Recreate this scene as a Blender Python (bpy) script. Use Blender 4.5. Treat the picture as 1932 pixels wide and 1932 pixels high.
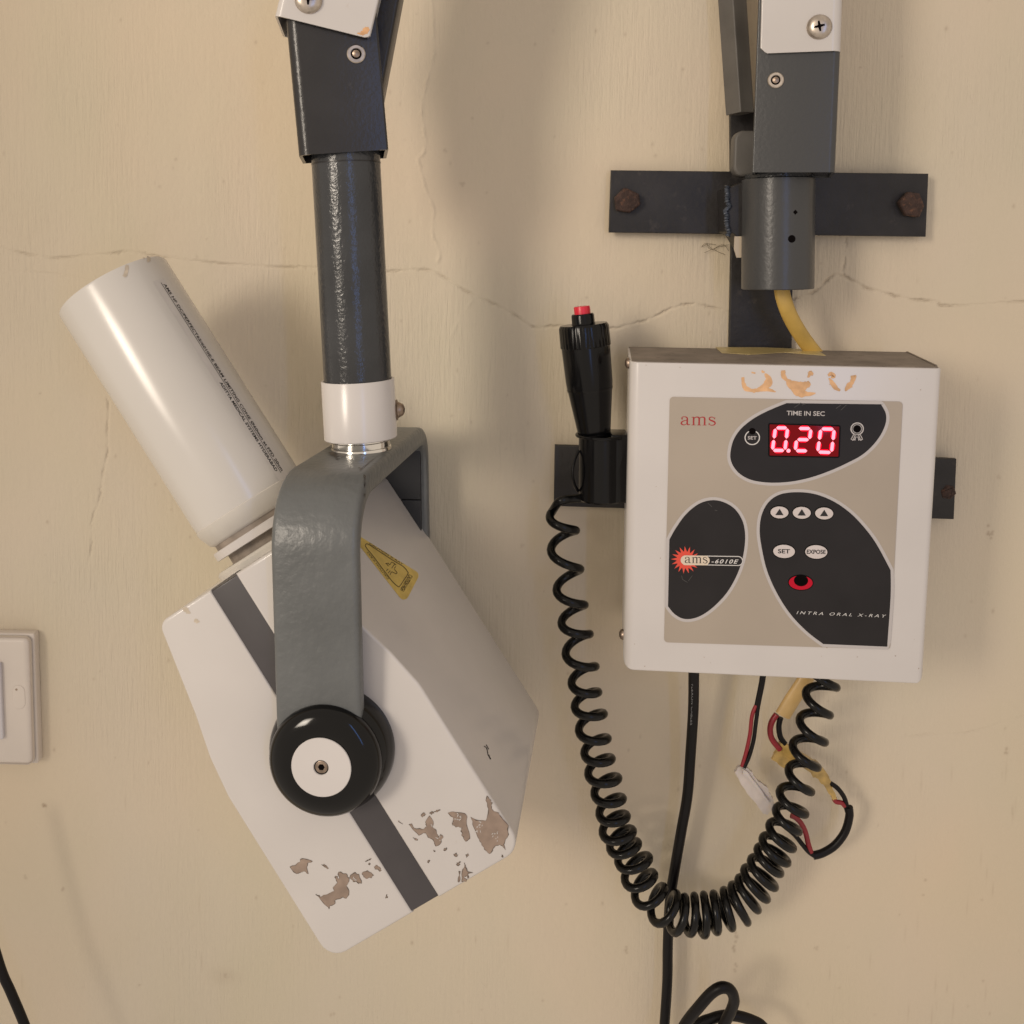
import bpy, bmesh, math, random
import numpy as np
from math import sin, cos, radians, pi
from mathutils import Matrix, Vector
random.seed(4)
rng = np.random.default_rng(4)
for _o in list(bpy.data.objects):
    bpy.data.objects.remove(_o)
SC = bpy.context.scene
COL = SC.collection

# ------------------------------------------------------------------ camera
F = 1932.0            # focal length in units of the 1932 px wide survey grid
D = 0.69              # camera to wall, metres
def rx(a): c, s = cos(a), sin(a); return np.array([[1, 0, 0], [0, c, -s], [0, s, c]])
def ry(a): c, s = cos(a), sin(a); return np.array([[c, 0, s], [0, 1, 0], [-s, 0, c]])
def rz(a): c, s = cos(a), sin(a); return np.array([[c, -s, 0], [s, c, 0], [0, 0, 1]])
RC = rx(radians(90 - 4.8)) @ rz(radians(1.0))
CP = np.array([0, -D, 0.0])
cam = bpy.data.cameras.new("camera")
camo = bpy.data.objects.new("camera", cam)
COL.objects.link(camo)
camo.matrix_world = Matrix.Translation(CP) @ Matrix(RC.tolist()).to_4x4()
cam.sensor_width = 36; cam.lens = 36.0
cam.shift_y = -(966 - 644) / 1932.0
cam.clip_start = 0.01; cam.clip_end = 50
SC.camera = camo

# ------------------------------------------------------------------ light
W = bpy.data.worlds.new("World"); SC.world = W; W.use_nodes = True
bg = W.node_tree.nodes["Background"]
bg.inputs[0].default_value = (1.0, 0.865, 0.725, 1); bg.inputs[1].default_value = 0.67
def area(name, loc, target, sx, sy, energy, col, spread=180):
    l = bpy.data.lights.new(name, 'AREA'); l.shape = 'RECTANGLE'; l.size = sx; l.size_y = sy
    l.energy = energy; l.color = col; l.spread = radians(spread)
    o = bpy.data.objects.new(name, l); COL.objects.link(o); o.location = loc
    o.rotation_euler = (Vector(target) - Vector(loc)).to_track_quat('-Z', 'Y').to_euler()
    return o
area("room_light", (-1.03, -1.36, 0.42), (0.02, 0, 0.06), 0.34, 1.1, 0.92, (1.0, 0.88, 0.74), 30)
area("window_light", (0.42, -1.5, 0.15), (0.0, 0, 0.05), 0.030, 0.9, 1.5, (0.16, 0.38, 1.0))
SC.view_settings.view_transform = 'Standard'
SC.view_settings.look = 'None'
SC.view_settings.exposure = 0.05
SC.view_settings.gamma = 1.0
SC.view_settings.use_curve_mapping = False

# ------------------------------------------------------------------ geometry helpers
A = np.array
def proj(P):
    q = (A(P) - CP) @ RC
    return np.stack([966 + F * q[..., 0] / -q[..., 2], 644 - F * q[..., 1] / -q[..., 2]], -1)
def unp(u, v, Z):
    """survey point (u,v) standing Z metres in front of the camera plane"""
    r = RC @ A([(u - 966) / F, -(v - 644) / F, -1.0]); return CP + r * (Z / r[1])
def H(u, v, h):
    """survey point standing h metres out from the wall"""
    return unp(u, v, D - h)

class Frame:
    def __init__(s, O, yaw=0., tilt=0., pit=0., M=None):
        if M is None: M = rz(yaw) @ rx(pit) @ ry(tilt)
        s.O = A(O, float); s.X = M[:, 0]; s.Y = M[:, 2]; s.N = -M[:, 1]
    def __call__(s, P):                      # local (x right, y up, n out) -> world
        P = np.atleast_2d(A(P, float))
        return s.O + P[:, :1] * s.X + P[:, 1:2] * s.Y + P[:, 2:3] * s.N
    def hit(s, u, v, n=0.):                  # survey point -> local x,y on the plane n
        r = RC @ A([(u - 966) / F, -(v - 644) / F, -1.0]); o = s.O + s.N * n
        t = ((o - CP) @ s.N) / (r @ s.N); q = CP + r * t - s.O
        return A([q @ s.X, q @ s.Y])
    def off(s, x, y, n):
        f = Frame(s.O + s.X * x + s.Y * y + s.N * n, M=np.stack([s.X, -s.N, s.Y], 1)); return f

def mesh(name, V, Fc, mat, parent=None, smooth=35, mats=None):
    V = np.atleast_2d(A(V, float)).copy()
    L = A(parent.get('_L', (0, 0, 0))) if parent is not None else A((0, 0, 0.))
    V -= L
    me = bpy.data.meshes.new(name)
    me.from_pydata(V.tolist(), [], [list(f) for f in Fc]); me.update()
    bm = bmesh.new(); bm.from_mesh(me)
    bmesh.ops.recalc_face_normals(bm, faces=bm.faces); bm.to_mesh(me); bm.free()
    me.materials.append(mat)
    if smooth:
        me.polygons.foreach_set('use_smooth', [True] * len(me.polygons))
        me.set_sharp_from_angle(angle=radians(smooth))
    o = bpy.data.objects.new(name, me); COL.objects.link(o)
    if parent is not None:
        o.parent = parent; o['_L'] = [float(x) for x in L]
    return o
def thing(name, label, cat, loc, group=None):
    o = bpy.data.objects.new(name, None); o.empty_display_size = 0.01
    COL.objects.link(o); o.location = [float(x) for x in loc]; o['_L'] = [float(x) for x in loc]
    o['label'] = label; o['category'] = cat
    if group: o['group'] = group
    return o
def tag(o, label, cat, group=None):
    o['label'] = label; o['category'] = cat
    if group: o['group'] = group
    return o

def roundpoly(P, r, n=5):
    """round the corners of a closed polygon; r is one radius or one per corner"""
    P = A(P, float); N = len(P); out = []
    rr = [r] * N if np.isscalar(r) else r
    for i in range(N):
        p, a, b = P[i], P[i - 1], P[(i + 1) % N]
        if rr[i] <= 0: out.append(p); continue
        u = (a - p) / np.linalg.norm(a - p); w = (b - p) / np.linalg.norm(b - p)
        ang = math.acos(max(-1, min(1, u @ w)))
        if ang > pi - .02: out.append(p); continue
        t = min(rr[i] / math.tan(ang / 2), .49 * np.linalg.norm(a - p), .49 * np.linalg.norm(b - p))
        rad = t * math.tan(ang / 2); c = p + (u + w) / np.linalg.norm(u + w) * rad / sin(ang / 2)
        s, e = p + u * t - c, p + w * t - c
        a0 = math.atan2(s[1], s[0]); a1 = math.atan2(e[1], e[0]); d = (a1 - a0 + pi) % (2 * pi) - pi
        for k in range(n + 1):
            q = a0 + d * k / n; out.append(c + rad * A([cos(q), sin(q)]))
    return A(out)
def inset(P, d):
    N = len(P); out = np.zeros_like(P)
    ar = 0.5 * np.sum(P[:, 0] * np.roll(P[:, 1], -1) - np.roll(P[:, 0], -1) * P[:, 1])
    sg = 1 if ar > 0 else -1
    for i in range(N):
        a = P[i] - P[i - 1]; b = P[(i + 1) % N] - P[i]
        a = a / (np.linalg.norm(a) + 1e-12); b = b / (np.linalg.norm(b) + 1e-12)
        n1 = A([-a[1], a[0]]); n2 = A([-b[1], b[0]]); m = n1 + n2
        m = m / (np.linalg.norm(m) + 1e-12); c = max(.35, m @ n1)
        out[i] = P[i] + sg * m * d / c
    return out
def slab(P, z0, z1, r=0., r0=None, seg=4, caps=(True, True)):
    """closed outline P extruded z0..z1, both end edges rounded by r (r0 at z0)"""
    P = A(P, float); r0 = r if r0 is None else r0
    rings = []
    if r0 > 0:
        for k in range(seg + 1):
            t = pi / 2 * k / seg; rings.append((inset(P, r0 * (1 - sin(t))), z0 + r0 * (1 - cos(t))))
    else: rings.append((P, z0))
    if r > 0:
        for k in range(seg + 1):
            t = pi / 2 * k / seg; rings.append((inset(P, r * (1 - cos(t))), z1 - r * (1 - sin(t))))
    else: rings.append((P, z1))
    n = len(P); V = []; Fc = []
    for Q, z in rings: V += [[q[0], q[1], z] for q in Q]
    for j in range(len(rings) - 1):
        for i in range(n):
            Fc.append((j * n + i, j * n + (i + 1) % n, (j + 1) * n + (i + 1) % n, (j + 1) * n + i))
    if caps[0]: Fc.append(tuple(range(n))[::-1])
    if caps[1]: Fc.append(tuple(range((len(rings) - 1) * n, len(rings) * n)))
    return A(V), Fc
def rect(x0, x1, y0, y1): return A([[x0, y0], [x1, y0], [x1, y1], [x0, y1]], float)
def circ(r, n=40, c=(0, 0), ry_=None):
    t = np.arange(n) * 2 * pi / n; return np.stack([c[0] + r * np.cos(t), c[1] + (ry_ or r) * np.sin(t)], 1)
def lathe(prof, n=48, ax='n'):
    """prof: list of (radius, height) revolved about local n axis"""
    V = []; Fc = []
    for r, h in prof:
        for k in range(n):
            t = 2 * pi * k / n; V.append([r * cos(t), r * sin(t), h])
    for j in range(len(prof) - 1):
        for i in range(n):
            Fc.append((j * n + i, j * n + (i + 1) % n, (j + 1) * n + (i + 1) % n, (j + 1) * n + i))
    if prof[0][0] > 1e-6: Fc.append(tuple(range(n))[::-1])
    if prof[-1][0] > 1e-6: Fc.append(tuple(range((len(prof) - 1) * n, len(prof) * n)))
    return A(V), Fc
def axisframe(p0, p1, ref=(0, -1, 0)):
    """frame at p0 whose N runs towards p1"""
    n = A(p1, float) - A(p0, float); L = np.linalg.norm(n); n /= L
    x = np.cross(n, A(ref, float)); x /= np.linalg.norm(x); y = np.cross(n, x)
    return Frame(p0, M=np.stack([x, -n, y], 1)), L
def spline(P, n=12, closed=False):
    P = A(P, float); N = len(P); out = []
    g = (lambda i: P[i % N]) if closed else (lambda i: P[max(0, min(N - 1, i))])
    for i in range(N if closed else N - 1):
        a, b, c, d = g(i - 1), g(i), g(i + 1), g(i + 2)
        for k in range(n):
            t = k / n
            out.append(.5 * (2 * b + (c - a) * t + (2 * a - 5 * b + 4 * c - d) * t * t + (3 * b - a - 3 * c + d) * t ** 3))
    if not closed: out.append(P[-1])
    return A(out)
def tube(P, r, n=14, flat=None):
    """tube along the points P; r scalar or per point"""
    P = A(P, float); N = len(P); r = np.full(N, r) if np.isscalar(r) else A(r)
    T = np.gradient(P, axis=0); T /= np.linalg.norm(T, axis=1)[:, None] + 1e-12
    up = A([0, -1, 0.]) if abs(T[0][1]) < .9 else A([1., 0, 0])
    V = []; Fc = []; x = np.cross(T[0], up); x /= np.linalg.norm(x)
    for i in range(N):
        x = x - T[i] * (x @ T[i]); x /= np.linalg.norm(x); y = np.cross(T[i], x)
        for k in range(n):
            t = 2 * pi * k / n; V.append(P[i] + r[i] * (cos(t) * x + sin(t) * y * (flat or 1)))
    for j in range(N - 1):
        for i in range(n):
            Fc.append((j * n + i, j * n + (i + 1) % n, (j + 1) * n + (i + 1) % n, (j + 1) * n + i))
    Fc.append(tuple(range(n))); Fc.append(tuple(range((N - 1) * n, N * n))[::-1])
    return A(V), Fc
def ribbon(P, w, closed=False):
    """flat 2-D ribbon along P, width w scalar or per point -> verts2d, faces"""
    P = A(P, float); N = len(P); w = np.full(N, w) if np.isscalar(w) else A(w, float)
    if closed: T = np.roll(P, -1, 0) - np.roll(P, 1, 0)
    else: T = np.gradient(P, axis=0)
    T /= np.linalg.norm(T, axis=1)[:, None] + 1e-12
    n = np.stack([-T[:, 1], T[:, 0]], 1)
    V = np.concatenate([P + n * w[:, None] / 2, P - n * w[:, None] / 2])
    Fc = [(i, (i + 1) % N, N + (i + 1) % N, N + i) for i in range(N if closed else N - 1)]
    return V, Fc
def merge(parts):
    V = []; Fc = []; o = 0
    for v, f in parts:
        V.append(A(v, float)); Fc += [tuple(i + o for i in q) for q in f]; o += len(v)
    return np.concatenate(V), Fc
def flat(fr, V2, n):
    V2 = A(V2); return fr(np.column_stack([V2[:, 0], V2[:, 1], np.full(len(V2), n)]))
def jag(P, amp, sub=3):
    out = []; P = A(P, float); N = len(P)
    for i in range(N):
        a, b = P[i], P[(i + 1) % N]
        for k in range(sub):
            q = a + (b - a) * k / sub
            if k: q = q + rng.normal(0, amp, 2)
            out.append(q)
    return A(out)
_tc = {}
def text2d(body, shear=0., space=1.0, bold=0.):
    key = (body, shear, space, bold)
    if key not in _tc:
        c = bpy.data.curves.new('t', 'FONT'); c.body = body; c.shear = shear; c.space_character = space
        c.offset = bold; c.resolution_u = 3; c.fill_mode = 'FRONT'
        o = bpy.data.objects.new('t', c); COL.objects.link(o)
        dg = bpy.context.evaluated_depsgraph_get(); dg.update()
        me = bpy.data.meshes.new_from_object(o.evaluated_get(dg))
        V = A([list(v.co)[:2] for v in me.vertices]); Fc = [tuple(p.vertices) for p in me.polygons]
        bpy.data.objects.remove(o); bpy.data.meshes.remove(me)
        _tc[key] = (V, Fc)
    return _tc[key]
def text_on(body, p0, p1, height, **k):
    """glyph mesh fitted so its bounding box runs p0->p1 along the baseline, capital height = height"""
    V, Fc = text2d(body, **k); lo = V.min(0); hi = V.max(0)
    cap = text2d('H', **{**k, 'space': 1.0})[0]; ch = cap[:, 1].max() - cap[:, 1].min()
    p0 = A(p0, float); p1 = A(p1, float); d = p1 - p0; L = np.linalg.norm(d); d /= L; u = A([-d[1], d[0]])
    x = (V[:, 0] - lo[0]) / (hi[0] - lo[0]) * L; y = V[:, 1] / ch * height
    return p0 + x[:, None] * d + y[:, None] * u, Fc

# ------------------------------------------------------------------ materials
def mat(name, col, rough=.5, metal=0., bump=None, var=None, spec=.5, emit=None, coat=0., alpha=1., dirt=None, sss=0.):
    """bump=(scale,strength,dist[,stretch]); var=(scale,amount); dirt=(scale,threshold,colour,amount)"""
    m = bpy.data.materials.new(name); m.use_nodes = True; nt = m.node_tree; b = nt.nodes['Principled BSDF']
    L = nt.links.new
    b.inputs['Roughness'].default_value = rough; b.inputs['Metallic'].default_value = metal
    b.inputs['Specular IOR Level'].default_value = spec; b.inputs['Coat Weight'].default_value = coat
    b.inputs['Coat Roughness'].default_value = .15; b.inputs['Alpha'].default_value = alpha
    b.inputs['Base Color'].default_value = (*col, 1)
    tc = nt.nodes.new('ShaderNodeTexCoord'); src = tc.outputs['Object']
    last = None
    if var or dirt:
        rgb = nt.nodes.new('ShaderNodeRGB'); rgb.outputs[0].default_value = (*col, 1); last = rgb.outputs[0]
    if var:
        n = nt.nodes.new('ShaderNodeTexNoise'); n.inputs['Scale'].default_value = var[0]; n.inputs['Detail'].default_value = 5
        L(src, n.inputs['Vector'])
        r = nt.nodes.new('ShaderNodeMapRange'); r.inputs[1].default_value = .3; r.inputs[2].default_value = .7
        r.inputs[3].default_value = 1 - var[1]; r.inputs[4].default_value = 1 + var[1]; L(n.outputs[0], r.inputs[0])
        mx = nt.nodes.new('ShaderNodeVectorMath'); mx.operation = 'SCALE'; L(last, mx.inputs[0]); L(r.outputs[0], mx.inputs['Scale'])
        last = mx.outputs[0]
    if dirt:
        n = nt.nodes.new('ShaderNodeTexNoise'); n.inputs['Scale'].default_value = dirt[0]; n.inputs['Detail'].default_value = 7
        n.inputs['Roughness'].default_value = .65; L(src, n.inputs['Vector'])
        r = nt.nodes.new('ShaderNodeMapRange'); r.inputs[1].default_value = dirt[1]; r.inputs[2].default_value = dirt[1] + .12
        r.inputs[3].default_value = 0; r.inputs[4].default_value = dirt[3]; L(n.outputs[0], r.inputs[0])
        mx = nt.nodes.new('ShaderNodeMix'); mx.data_type = 'RGBA'; L(r.outputs[0], mx.inputs[0]); L(last, mx.inputs[6])
        mx.inputs[7].default_value = (*dirt[2], 1); last = mx.outputs[2]
    if last: L(last, b.inputs['Base Color'])
    if bump:
        n = nt.nodes.new('ShaderNodeTexNoise'); n.inputs['Scale'].default_value = bump[0]; n.inputs['Detail'].default_value = 3
        L(src, n.inputs['Vector']); bp = nt.nodes.new('ShaderNodeBump'); bp.inputs['Strength'].default_value = bump[1]
        bp.inputs['Distance'].default_value = bump[2]; L(n.outputs[0], bp.inputs['Height']); L(bp.outputs[0], b.inputs['Normal'])
    if emit:
        b.inputs['Emission Color'].default_value = (*emit[0], 1); b.inputs['Emission Strength'].default_value = emit[1]
    if sss: b.inputs['Subsurface Weight'].default_value = sss; b.inputs['Subsurface Radius'].default_value = (.003, .002, .001)
    return m
M = dict(
    dark=mat('hammered_charcoal_paint', (.034, .036, .039), .19, bump=(500, .55, .0005), spec=.5, var=(30, .25), dirt=(60, .66, (.12, .11, .10), .35)),
    socket=mat('socket_paint', (.052, .053, .054), .30, bump=(420, .35, .0004), dirt=(70, .68, (.10, .09, .08), .3), spec=.45),
    grimy=mat('grimy_collar', (.24, .20, .165), .5, var=(90, .3)),
    flatdark=mat('charcoal_paint', (.022, .021, .022), .27, bump=(480, .35, .0004), spec=.42, var=(25, .25), dirt=(90, .68, (.10, .09, .08), .4)),
    iron=mat('bracket_iron_paint', (.020, .018, .018), .45, spec=.35, bump=(260, .6, .0005), var=(40, .3), dirt=(70, .62, (.09, .075, .065), .35)),
    greyarm=mat('dusty_grey_paint', (.105, .098, .090), .5, bump=(300, .3, .0003), var=(40, .15)),
    yoke=mat('blue_grey_cast_paint', (.112, .118, .118), .36, bump=(260, .6, .0007), var=(28, .15), dirt=(55, .64, (.09, .075, .06), .5)),
    liner=mat('slate_liner', (.017, .018, .020), .55, bump=(300, .2, .0003), var=(30, .2)),
    white=mat('white_enamel', (.56, .53, .505), .22, var=(18, .035), bump=(500, .06, .0002), dirt=(75, .70, (.42, .33, .25), .5)),
    white2=mat('white_gloss_enamel', (.59, .56, .54), .24, var=(18, .03), bump=(400, .05, .0002)),
    cone=mat('white_plastic', (.56, .535, .50), .20, var=(12, .03), dirt=(60, .71, (.40, .33, .26), .5)),
    ring=mat('white_ring_plastic', (.55, .52, .47), .35, var=(40, .06)),
    stripe=mat('slate_stripe', (.052, .047, .050), .38, var=(30, .15)),
    chip=mat('bare_primer', (.27, .20, .155), .55, var=(130, .22), bump=(400, .5, .0004)),
    rust=mat('rust_mark', (.58, .33, .16), .6, var=(160, .3)),
    rustbolt=mat('rusty_iron', (.040, .020, .014), .8, bump=(700, .8, .0012), var=(220, .5), dirt=(300, .55, (.16, .07, .035), .6)),
    chrome=mat('chrome', (.78, .76, .72), .14, 1.0),
    nickel=mat('nickel_screw', (.50, .44, .38), .34, 1.0, var=(300, .2)),
    steel=mat('steel_screw', (.32, .25, .20), .4, 1.0, var=(300, .35)),
    hole=mat('socket_dark', (.003, .002, .002), .8, spec=.05),
    black=mat('black_gloss_plastic', (.002, .002, .0022), .10, spec=.32),
    blackm=mat('black_plastic', (.0025, .0025, .003), .18, spec=.28, var=(60, .2)),
    cord=mat('black_cord', (.003, .003, .003), .24, spec=.28, var=(80, .25)),
    cable=mat('black_cable', (.004, .003, .0035), .40, spec=.22, var=(60, .25)),
    red=mat('red_button_plastic', (.62, .018, .04), .35),
    wirered=mat('red_wire', (.24, .008, .016), .4),
    yellow=mat('yellow_sleeve', (.56, .37, .09), .45, var=(60, .15)),
    amber=mat('amber_tape', (.44, .29, .085), .28, var=(160, .35), coat=.3),
    sticker=mat('yellow_sticker', (.58, .42, .10), .4, var=(90, .12)),
    ink=mat('black_ink', (.012, .010, .010), .5),
    inkbrown=mat('faded_black_ink', (.07, .045, .015), .5),
    clear=mat('clear_label_film', (.56, .53, .50), .16, var=(60, .05)),
    panel=mat('beige_overlay', (.38, .325, .265), .42, var=(14, .05), bump=(900, .08, .0001)),
    field=mat('charcoal_overlay', (.018, .016, .017), .34, spec=.25, var=(30, .15), dirt=(55, .70, (.08, .075, .07), .5)),
    outline=mat('silver_print', (.48, .45, .44), .4),
    key=mat('pale_key', (.60, .54, .52), .4),
    keyring=mat('key_ring_black', (.003, .003, .003), .4, spec=.1),
    redprint=mat('red_print', (.36, .018, .02), .45),
    sun=mat('sunburst_print', (.70, .07, .04), .45),
    cream=mat('cream_print', (.66, .56, .44), .45),
    wprint=mat('white_print', (.62, .60, .58), .45),
    glass=mat('display_window', (.02, .001, .002), .12, spec=.15, emit=((1, .0, .012), .16)),
    glow=mat('led_glow', (.06, .0, .0), .5, spec=.05, emit=((1, .0, .02), 1.5)),
    amber2=mat('amber_sleeve', (.55, .37, .15), .35, var=(60, .12)),
    halo=mat('led_glow', (.3, .0, .01), .4, emit=((1, .0, .03), .85)),
    led=mat('led_segment', (.8, .2, .2), .4, emit=((1, .17, .25), 2.2)),
    redglass=mat('red_window', (.36, .004, .02), .2, spec=.2, emit=((1, 0, .03), .12)),
    dust=mat('dusty_steel', (.20, .165, .135), .62, var=(45, .25), bump=(800, .4, .0003), dirt=(160, .56, (.10, .075, .055), .6)),
    tape=mat('yellowed_tape', (.46, .36, .15), .35, var=(60, .15)),
    clearp=mat('milky_plastic', (.56, .50, .46), .3, var=(120, .12), sss=.3),
    plate=mat('aged_white_switch', (.62, .56, .50), .38, var=(20, .05), dirt=(40, .66, (.42, .32, .22), .5)),
    rocker=mat('switch_rocker', (.56, .54, .56), .25),
    weld=mat('weld_bead', (.055, .065, .085), .25, bump=(500, .8, .001), metal=.2),
    web=mat('fine_hair', (.12, .09, .05), .7),
    smudge=mat('tan_smudge', (.50, .43, .34), .5, var=(250, .15)),
    grime=mat('grime', (.33, .25, .18), .8, var=(200, .3)),
)
# ------------------------------------------------------------------ wall
def zpx(ox, oy, s, P):
    P = A(P, float); return np.stack([ox + P[:, 0] * s, oy + P[:, 1] * s], 1)
CR = [(zpx(754.7, 0, .3418, [(176, -120), (180, 0), (185, 200), (190, 300), (160, 420), (125, 560), (125, 650), (140, 740), (135, 830), (100, 870), (110, 940), (140, 1050), (180, 1150), (175, 1280), (215, 1390), (208, 1450)]), .9, 'ridge'),
      (A([(-60, 462), (0, 468), (60, 482), (110, 488), (200, 482), (250, 478), (320, 490), (420, 500), (520, 505), (600, 506), (700, 509)]), .7, 'crack'),
      (zpx(754.7, 0, .3418, [(-120, 1500), (0, 1495), (140, 1490), (210, 1515), (300, 1570), (400, 1630), (520, 1680), (620, 1735), (700, 1790), (760, 1803), (880, 1793), (1150, 1805), (1300, 1778), (1380, 1750), (1500, 1695), (1600, 1675), (1700, 1690), (1820, 1720), (1900, 1725)]), .75, 'crack'),
      (zpx(1132.1, 0, .3418, [(1000, 1670), (1080, 1650), (1180, 1615), (1230, 1570), (1300, 1520), (1400, 1560), (1480, 1600), (1600, 1625), (1700, 1650), (1850, 1665), (1932, 1690), (2400, 1660)]), .95, 'crack'),
      (zpx(1132.1, 0, .3418, [(1345, 1520), (1340, 1480), (1360, 1380), (1355, 1310)]), .6, 'crack'),
      (zpx(70.75, 448.1, .293, [(450, 1040), (460, 1120), (450, 1250), (455, 1380), (430, 1480), (420, 1560), (400, 1700), (360, 1800), (355, 1960), (330, 2100)]), .55, 'crack'),
      (A([(1700, 1392), (1760, 1385), (1830, 1380), (1932, 1350), (1990, 1340)]), .4, 'crack'),
      (A([(892, 565), (868, 600), (850, 640), (845, 690)]), .35, 'ridge'),
      (A([(20, 510), (120, 520), (200, 545), (205, 600)]), .3, 'crack')]
def build_wall():
    n = 1000
    core = np.linspace(-.40, .42, n - 16)
    t = A([.03, .08, .16, .3, .5, .8, 1.2, 1.8])
    cx = H(966, 966, 0)[0]; cz = H(966, 966, 0)[2]
    gx = np.concatenate([core[0] - t[::-1], core, core[-1] + t]) + cx
    gz = np.concatenate([core[0] - t[::-1], core, core[-1] + t]) + cz
    X, Z = np.meshgrid(gx, gz)
    crack = np.zeros((n, n)); ridge = np.zeros((n, n)); stain = np.zeros((n, n))
    def splat(arr, x, z, s, a, sz=None):
        sz = sz or s
        i0, i1 = np.searchsorted(gx, [x - 3 * s, x + 3 * s]); j0, j1 = np.searchsorted(gz, [z - 3 * sz, z + 3 * sz])
        i0 = max(i0 - 1, 0); j0 = max(j0 - 1, 0)
        sl = (slice(j0, j1 + 1), slice(i0, i1 + 1))
        g = a * np.exp(-(((X[sl] - x) / s) ** 2 + ((Z[sl] - z) / sz) ** 2)); arr[sl] = np.maximum(arr[sl], g)
    for P, a, kind in CR:
        Q = spline(P, 14); Q = Q + np.cumsum(rng.normal(0, .35, Q.shape), 0) * .5 * np.sin(np.linspace(0, pi, len(Q)))[:, None] + rng.normal(0, .7, Q.shape)
        Wd = A([H(u, v, 0) for u, v in Q]); amp = a * (.65 + .35 * np.sin(np.arange(len(Q)) * .35 + rng.uniform(0, 6)))
        for k in range(len(Wd) - 1):
            m = max(2, int(np.linalg.norm(Wd[k + 1] - Wd[k]) / .0004))
            for s in np.linspace(0, 1, m, endpoint=False):
                p = Wd[k] * (1 - s) + Wd[k + 1] * s
                splat(ridge if kind == 'ridge' else crack, p[0], p[2], .00075, amp[k])
    spots = [(84, 1520, .9, .7), (1865, 998, .7, 1), (1872, 1008, .6, .8), (118, 1678, .5, .5), (1180, 1793, .5, 1), (1385, 1790, .6, 1.6), (1388, 1772, .6, 1.5), (1387, 1822, .5, 1.2),
             (1898, 1418, .6, .8), (840, 285, .35, .3), (872, 347, .4, .4), (50, 1655, .35, .35), (1540, 1790, .35, .4), (1885, 900, .3, .3), (880, 1255, .4, .4), (1310, 985, .5, .4), (985, 1030, .3, .3), (425, 1840, .5, .5)]
    for u, v, a, s in spots:
        p = H(u, v, 0)
        for k in range(5):
            splat(stain, p[0] + rng.normal(0, .0005), p[2] + rng.normal(0, .0009) * s * 2, .0009, a)
    for k in range(260):
        p = H(rng.uniform(-50, 1980), rng.uniform(-40, 1980), 0)
        splat(stain, p[0], p[2], rng.uniform(.0005, .0011), rng.uniform(.1, .5), rng.uniform(.0006, .0016))
    for k in range(36):       # faint pinkish drag marks low on the right
        p = H(rng.uniform(1700, 1932) if k % 2 else rng.uniform(0, 1932), rng.uniform(1450, 1932), 0)
        splat(stain, p[0], p[2], .0006, rng.uniform(.1, .3), rng.uniform(.003, .008))
    p = H(424, 1842, 0); splat(stain, p[0], p[2], .010, .16, .006)
    p = H(1100, 985, 0); splat(stain, p[0], p[2], .03, .12, .008)
    Y = np.zeros_like(X) - ridge * .0010 + crack * .0007
    V = np.stack([X, Y, Z], -1).reshape(-1, 3)
    me = bpy.data.meshes.new('wall'); me.vertices.add(n * n); me.vertices.foreach_set('co', V.astype(np.float32).ravel())
    i = np.arange(n - 1); a = (i[:, None] * n + i[None, :]).ravel()
    Q = np.stack([a, a + 1, a + n + 1, a + n], 1).astype(np.int32); nf = len(Q)
    me.loops.add(nf * 4); me.polygons.add(nf)
    me.loops.foreach_set('vertex_index', Q.ravel()); me.polygons.foreach_set('loop_start', np.arange(nf, dtype=np.int32) * 4)
    me.polygons.foreach_set('use_smooth', np.ones(nf, bool)); me.update(calc_edges=True)
    for nm, arr in (('crack', crack), ('ridge', ridge), ('stain', stain)):
        at = me.attributes.new(nm, 'FLOAT', 'POINT'); at.data.foreach_set('value', arr.astype(np.float32).ravel())
    m = bpy.data.materials.new('painted_plaster'); m.use_nodes = True; nt = m.node_tree; b = nt.nodes['Principled BSDF']; L = nt.links.new
    tc = nt.nodes.new('ShaderNodeTexCoord')
    def noise(scale, st, det=4, rough=.5):
        mp = nt.nodes.new('ShaderNodeMapping'); mp.inputs['Scale'].default_value = st; L(tc.outputs['Object'], mp.inputs[0])
        nn = nt.nodes.new('ShaderNodeTexNoise'); nn.inputs['Scale'].default_value = scale; nn.inputs['Detail'].default_value = det
        nn.inputs['Roughness'].default_value = rough; L(mp.outputs[0], nn.inputs['Vector']); return nn.outputs[0]
    def rng_(s, a0, a1, b0, b1):
        r = nt.nodes.new('ShaderNodeMapRange'); L(s, r.inputs[0])
        for k, v in enumerate((a0, a1, b0, b1)): r.inputs[k + 1].default_value = v
        return r.outputs[0]
    def mix(f, c0, c1):
        x = nt.nodes.new('ShaderNodeMix'); x.data_type = 'RGBA'; L(f, x.inputs[0])
        for s, c in ((6, c0), (7, c1)):
            if isinstance(c, tuple): x.inputs[s].default_value = (*c, 1)
            else: L(c, x.inputs[s])
        return x.outputs[2]
    def att(nm): a_ = nt.nodes.new('ShaderNodeAttribute'); a_.attribute_name = nm; return a_.outputs['Fac']
    def add(a_, b_, op='ADD'):
        x = nt.nodes.new('ShaderNodeMath'); x.operation = op
        for k, s in enumerate((a_, b_)):
            if isinstance(s, (int, float)): x.inputs[k].default_value = s
            else: L(s, x.inputs[k])
        return x.outputs[0]
    c = mix(rng_(noise(3.0, (1, 1, 1), 3), .35, .65, 0, 1), WALL_A, WALL_B)
    c = mix(rng_(noise(9, (1, 1, .7), 4), .4, .75, 0, .5), c, WALL_C)
    c = mix(rng_(noise(34, (1.6, 1, .35), 5, .6), .52, .8, 0, .18), c, (.66, .56, .42))
    c = mix(rng_(att('crack'), .25, 1, 0, .42), c, (.28, .20, .13))
    c = mix(rng_(att('stain'), 0, 1, 0, .7), c, (.22, .14, .085))
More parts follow.
